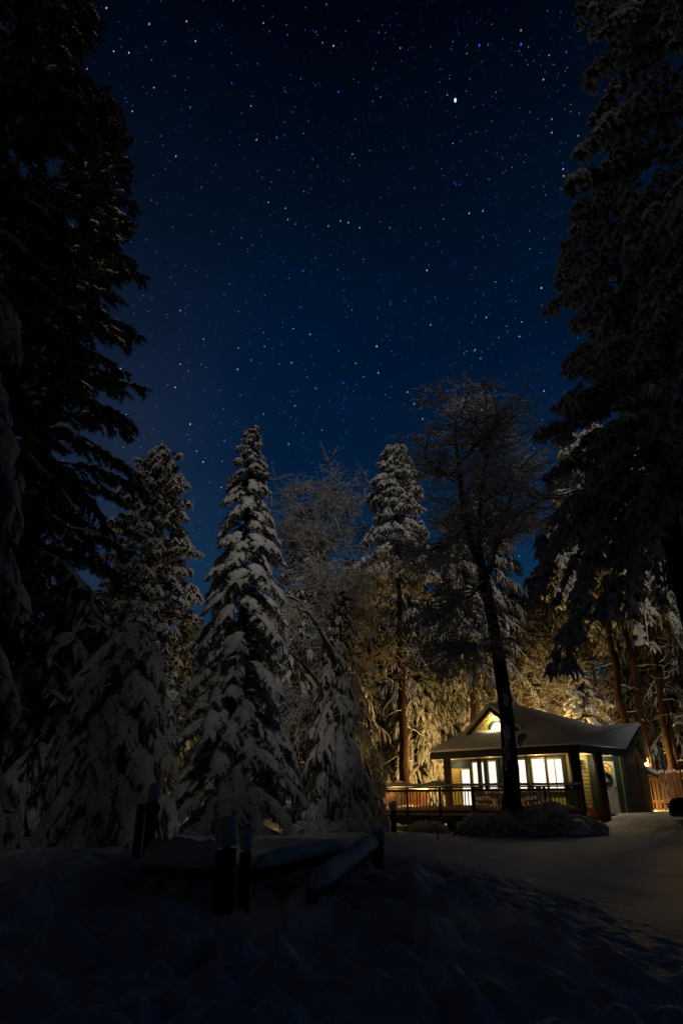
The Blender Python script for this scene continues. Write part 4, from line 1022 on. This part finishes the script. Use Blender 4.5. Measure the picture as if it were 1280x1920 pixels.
bare_tree('feathery bare treetop against the sky right of the tall pointed spruce',
    [(PP([(598, 1500), (598, 1300), (600, 1150), (600, 1050)], 39.0), .18, .1), (PP([(600, 1060), (585, 1000), (565, 950), (548, 925)], 39.0), .09, .015),
     (PP([(600, 1050), (606, 1000), (612, 950), (616, 912)], 39.0), .09, .015), (PP([(600, 1055), (625, 1010), (642, 970), (656, 940)], 39.0), .08, .015), (PP([(600, 1100), (560, 1060), (530, 1020), (520, 1000)], 39.0), .07, .015),
     (PP([(600, 1120), (640, 1100), (665, 1060)], 39.0), .07, .015)],
    75, [(130, 1.8, .022), (700, 1.0, .012), (2600, .6, .008)], name='bare_tree', bark='twig', flat=.8, droop=.05)
bare_tree('bare forked tree glowing gold with snow behind the roof ridge',
    [(PP([(985, 1400), (985, 1330), (978, 1260), (970, 1230)], 43.0), .2, .14), (PP([(972, 1240), (955, 1190), (945, 1140), (940, 1110)], 43.0), .09, .02), (PP([(970, 1235), (985, 1180), (1000, 1140)], 43.0), .09, .02),
     (PP([(983, 1320), (1010, 1290), (1040, 1275), (1075, 1262)], 43.0), .08, .02), (PP([(983, 1330), (1020, 1320), (1060, 1325), (1090, 1318)], 43.0), .07, .02), (PP([(980, 1280), (1005, 1245), (1030, 1215)], 43.0), .08, .02), (PP([(983, 1340), (960, 1310), (945, 1270)], 43.0), .08, .02)],
    76, [(150, 1.5, .022), (800, .9, .013), (3000, .55, .009)], name='bare_tree', bark='twig', flat=.7, droop=.2)
bare_tree('brown twiggy bare tree behind the arching trunks',
    [(PP([(632, 1500), (632, 1350), (636, 1230)], 35.0), .15, .1), (PP([(636, 1240), (620, 1170), (610, 1110), (600, 1060)], 35.0), .07, .015), (PP([(636, 1240), (655, 1170), (665, 1110), (670, 1080)], 35.0), .07, .015), (PP([(634, 1300), (600, 1260), (570, 1230)], 35.0), .06, .015), (PP([(634, 1290), (670, 1260), (700, 1235)], 35.0), .06, .015)],
    77, [(130, 1.6, .020), (700, .9, .012), (2400, .55, .008)], name='bare_tree', bark='twig', flat=.7, droop=.2)

# the far wood behind everything: one mass of conifers
def far_wood():
    rg = np.random.default_rng(99); g = Geo(); tot = 0
    for row, (D, n, hh) in enumerate(((54, 22, 15.0), (64, 24, 17.5), (80, 24, 20))):
        for i in range(n):
            x = (-1 + 2 * (i + rg.uniform(.1, .9)) / n) * D * .72; y = D + rg.uniform(-3, 3); H = hh * rg.uniform(.75, 1.12); zb = gz(x, y) - .2
            if x > 0: H *= 1.12
            R = rg.uniform(2.2, 3.2); m = 620
            k = rg.uniform(0, 1, m) ** .85; a = rg.uniform(0, 2 * math.pi, m); r = R * (1 - k) ** .7 * rg.uniform(.35, 1.05, m) + .1
            Q = np.stack([x + np.cos(a) * r, y + np.sin(a) * r, zb + 1.0 + (H - 1.0) * k], -1)
            d = norm(np.stack([np.cos(a) * .7, np.sin(a) * .7, rg.uniform(-1.1, -.1, m)], -1) + rg.normal(size=(m, 3)) * .25)
            spikes(g, Q, d, rg.uniform(.7, 1.5, m), rg.uniform(.10, .22, m), rg)
            t = np.array([[[x, y, zb], [x, y, zb + H * .5], [x, y, zb + H]]]); rr = np.array([[.22, .14, .02]]); sweep(g, t, rr, rr, 5)
    o = g.obj('far_wood', M['needle_pale'], None, False); tag(o, kind='stuff')
far_wood()

# ------------------------------------------------------------------ stars: small self luminous bodies very far away
def star_mat(name, c, e):
    m = bpy.data.materials.new(name); m.use_nodes = True; t = m.node_tree; t.nodes.clear()
    o = t.nodes.new('ShaderNodeOutputMaterial'); em = t.nodes.new('ShaderNodeEmission'); em.inputs[0].default_value = (*c, 1); em.inputs[1].default_value = e
    t.links.new(em.outputs[0], o.inputs[0]); m.cycles.emission_sampling = 'NONE'
    return m
SR = 3000.0
def star_dir(px, py):
    x, y, z = ray(px, py); return np.array([x, y, z]) / math.sqrt(x * x + y * y + z * z)
def add_star(g, px, py, r, trail):
    d = star_dir(px, py); c = d * SR + np.array([0, 0, EYE])
    # short trail of the turning sky: stretched along the direction of drift
    ang = math.radians(98 if px > 700 else 110 if px > 350 else 120)
    e1 = star_dir(px + math.cos(ang), py + math.sin(ang)) - d; e1 /= np.linalg.norm(e1); e2 = np.cross(d, e1)
    V = np.array([c + e1 * r * trail, c - e1 * r * trail, c + e2 * r, c - e2 * r, c + d * r, c - d * r])
    F = [[a, b, q] for a in (0, 1) for b, q in ((2, 4), (4, 3), (3, 5), (5, 2))]
    g.add(V, F)
def stars():
    rg = np.random.default_rng(2024)
    u = SR / 1280.0                                   # size of one photo pixel out there
    cols = [('star_blue', (.02, .12, .95), .9), ('star_pale', (.35, .5, 1.0), .9), ('star_teal', (.02, .32, .62), .6), ('star_warm', (1, .82, .66), .8), ('star_violet', (.12, .08, 1.0), 1.1)]
    mats = [star_mat(*c) for c in cols]; dim = [star_mat(n + '_faint', c, e * .22) for n, c, e in cols]
    gs_ = [Geo() for _ in range(10)]
    N = 5200
    for i in range(N):
        px, py = rg.uniform(-60, 1340), rg.uniform(-60, 1090)
        if rg.random() > .30 + .55 * min(1, max(0, px / 1000)) * .6 + .45 * min(1, max(0, py / 900)): continue
        mag = rg.random(); k = rg.choice(5, p=[.46, .18, .2, .10, .06])
        if mag < .86: add_star(gs_[5 + k], px, py, rg.uniform(.35, .85) * u, 1.8)
        elif mag < .978: add_star(gs_[k], px, py, rg.uniform(.42, .80) * u, 1.8)
        else: add_star(gs_[k], px, py, rg.uniform(.75, 1.1) * u, 1.8)
    known = [(898, 85, 4, 1.9), (976, 83, 4, 2.0), (976, 57, 1, 1.5), (905, 395, 4, 2.0), (879, 400, 3, 1.4), (1110, 368, 4, 2.2), (1055, 317, 1, 1.6), (1056, 330, 1, 1.6), (519, 258, 4, 1.6), (481, 262, 1, 1.5), (634, 172, 4, 1.5),
             (568, 508, 4, 1.5), (674, 427, 1, 1.5), (638, 414, 1, 1.4), (581, 627, 1, 1.5), (547, 680, 1, 1.3), (643, 718, 4, 1.6), (330, 293, 1, 1.5), (338, 683, 1, 1.4), (320, 520, 0, 1.4), (777, 352, 0, 1.4), (1018, 149, 1, 1.5), (1061, 97, 0, 1.5),
             (890, 656, 1, 1.6), (973, 631, 1, 1.6), (911, 595, 1, 1.5), (1028, 577, 1, 1.4), (1019, 733, 1, 1.6), (776, 757, 1, 1.6), (764, 735, 1, 1.5), (553, 761, 1, 1.4), (442, 862, 1, 1.5), (415, 914, 1, 1.4), (381, 866, 3, 1.5), (369, 846, 1, 1.4), (541, 833, 1, 1.5), (685, 888, 4, 1.6), (788, 869, 1, 1.5), (350, 40, 3, 1.3), (280, 45, 1, 1.6), (310, 78, 0, 1.5), (200, 15, 3, 1.4), (242, 99, 3, 1.4), (170, 15, 0, 1.7), (592, 60, 0, 1.4), (710, 61, 0, 1.4), (625, 86, 3, 1.4), (699, 190, 0, 1.4), (800, 507, 3, 1.5), (807, 609, 1, 1.4)]
    for px, py, k, r in known: add_star(gs_[k], px, py, r * .62 * u, 1.8)
    G = Geo(); me_mats = []; idx = []
    for g, m in zip(gs_, mats + dim):
        nf = sum(len(f) for f in g.f3)
        for v, f in zip(g.v, g.f3):
            G.v.append(v); 
        # faces keep per-geo numbering: shift as a block
        off = G.n; G.f3 += [f + off for f in g.f3]; G.n += g.n
        idx += [len(me_mats)] * nf; me_mats.append(m)
    me = G.mesh('stars', False); me.polygons.foreach_set('material_index', idx)
    o = link('stars', me, me_mats); tag(o, kind='stuff')
    # the one very bright star
    g = Geo(); d = star_dir(853, 188); c = d * SR + np.array([0, 0, EYE]); th = np.linspace(-math.pi / 2, math.pi / 2, 9)
    up_ = norm(star_dir(853, 180) - d); pts = c[None] + up_[None] * (np.sin(th) * 2.9 * u)[:, None]; rr = np.maximum(.01, np.cos(th)) * 1.9 * u
    sweep(g, pts[None], rr[None], rr[None], 10)
    b = g.obj('bright_star', star_mat('bright_star', (.42, .68, 1.0), 1.9)); tag(b, 'brightest blue white star high in the sky right of centre', 'star')
    b.visible_shadow = True
stars()
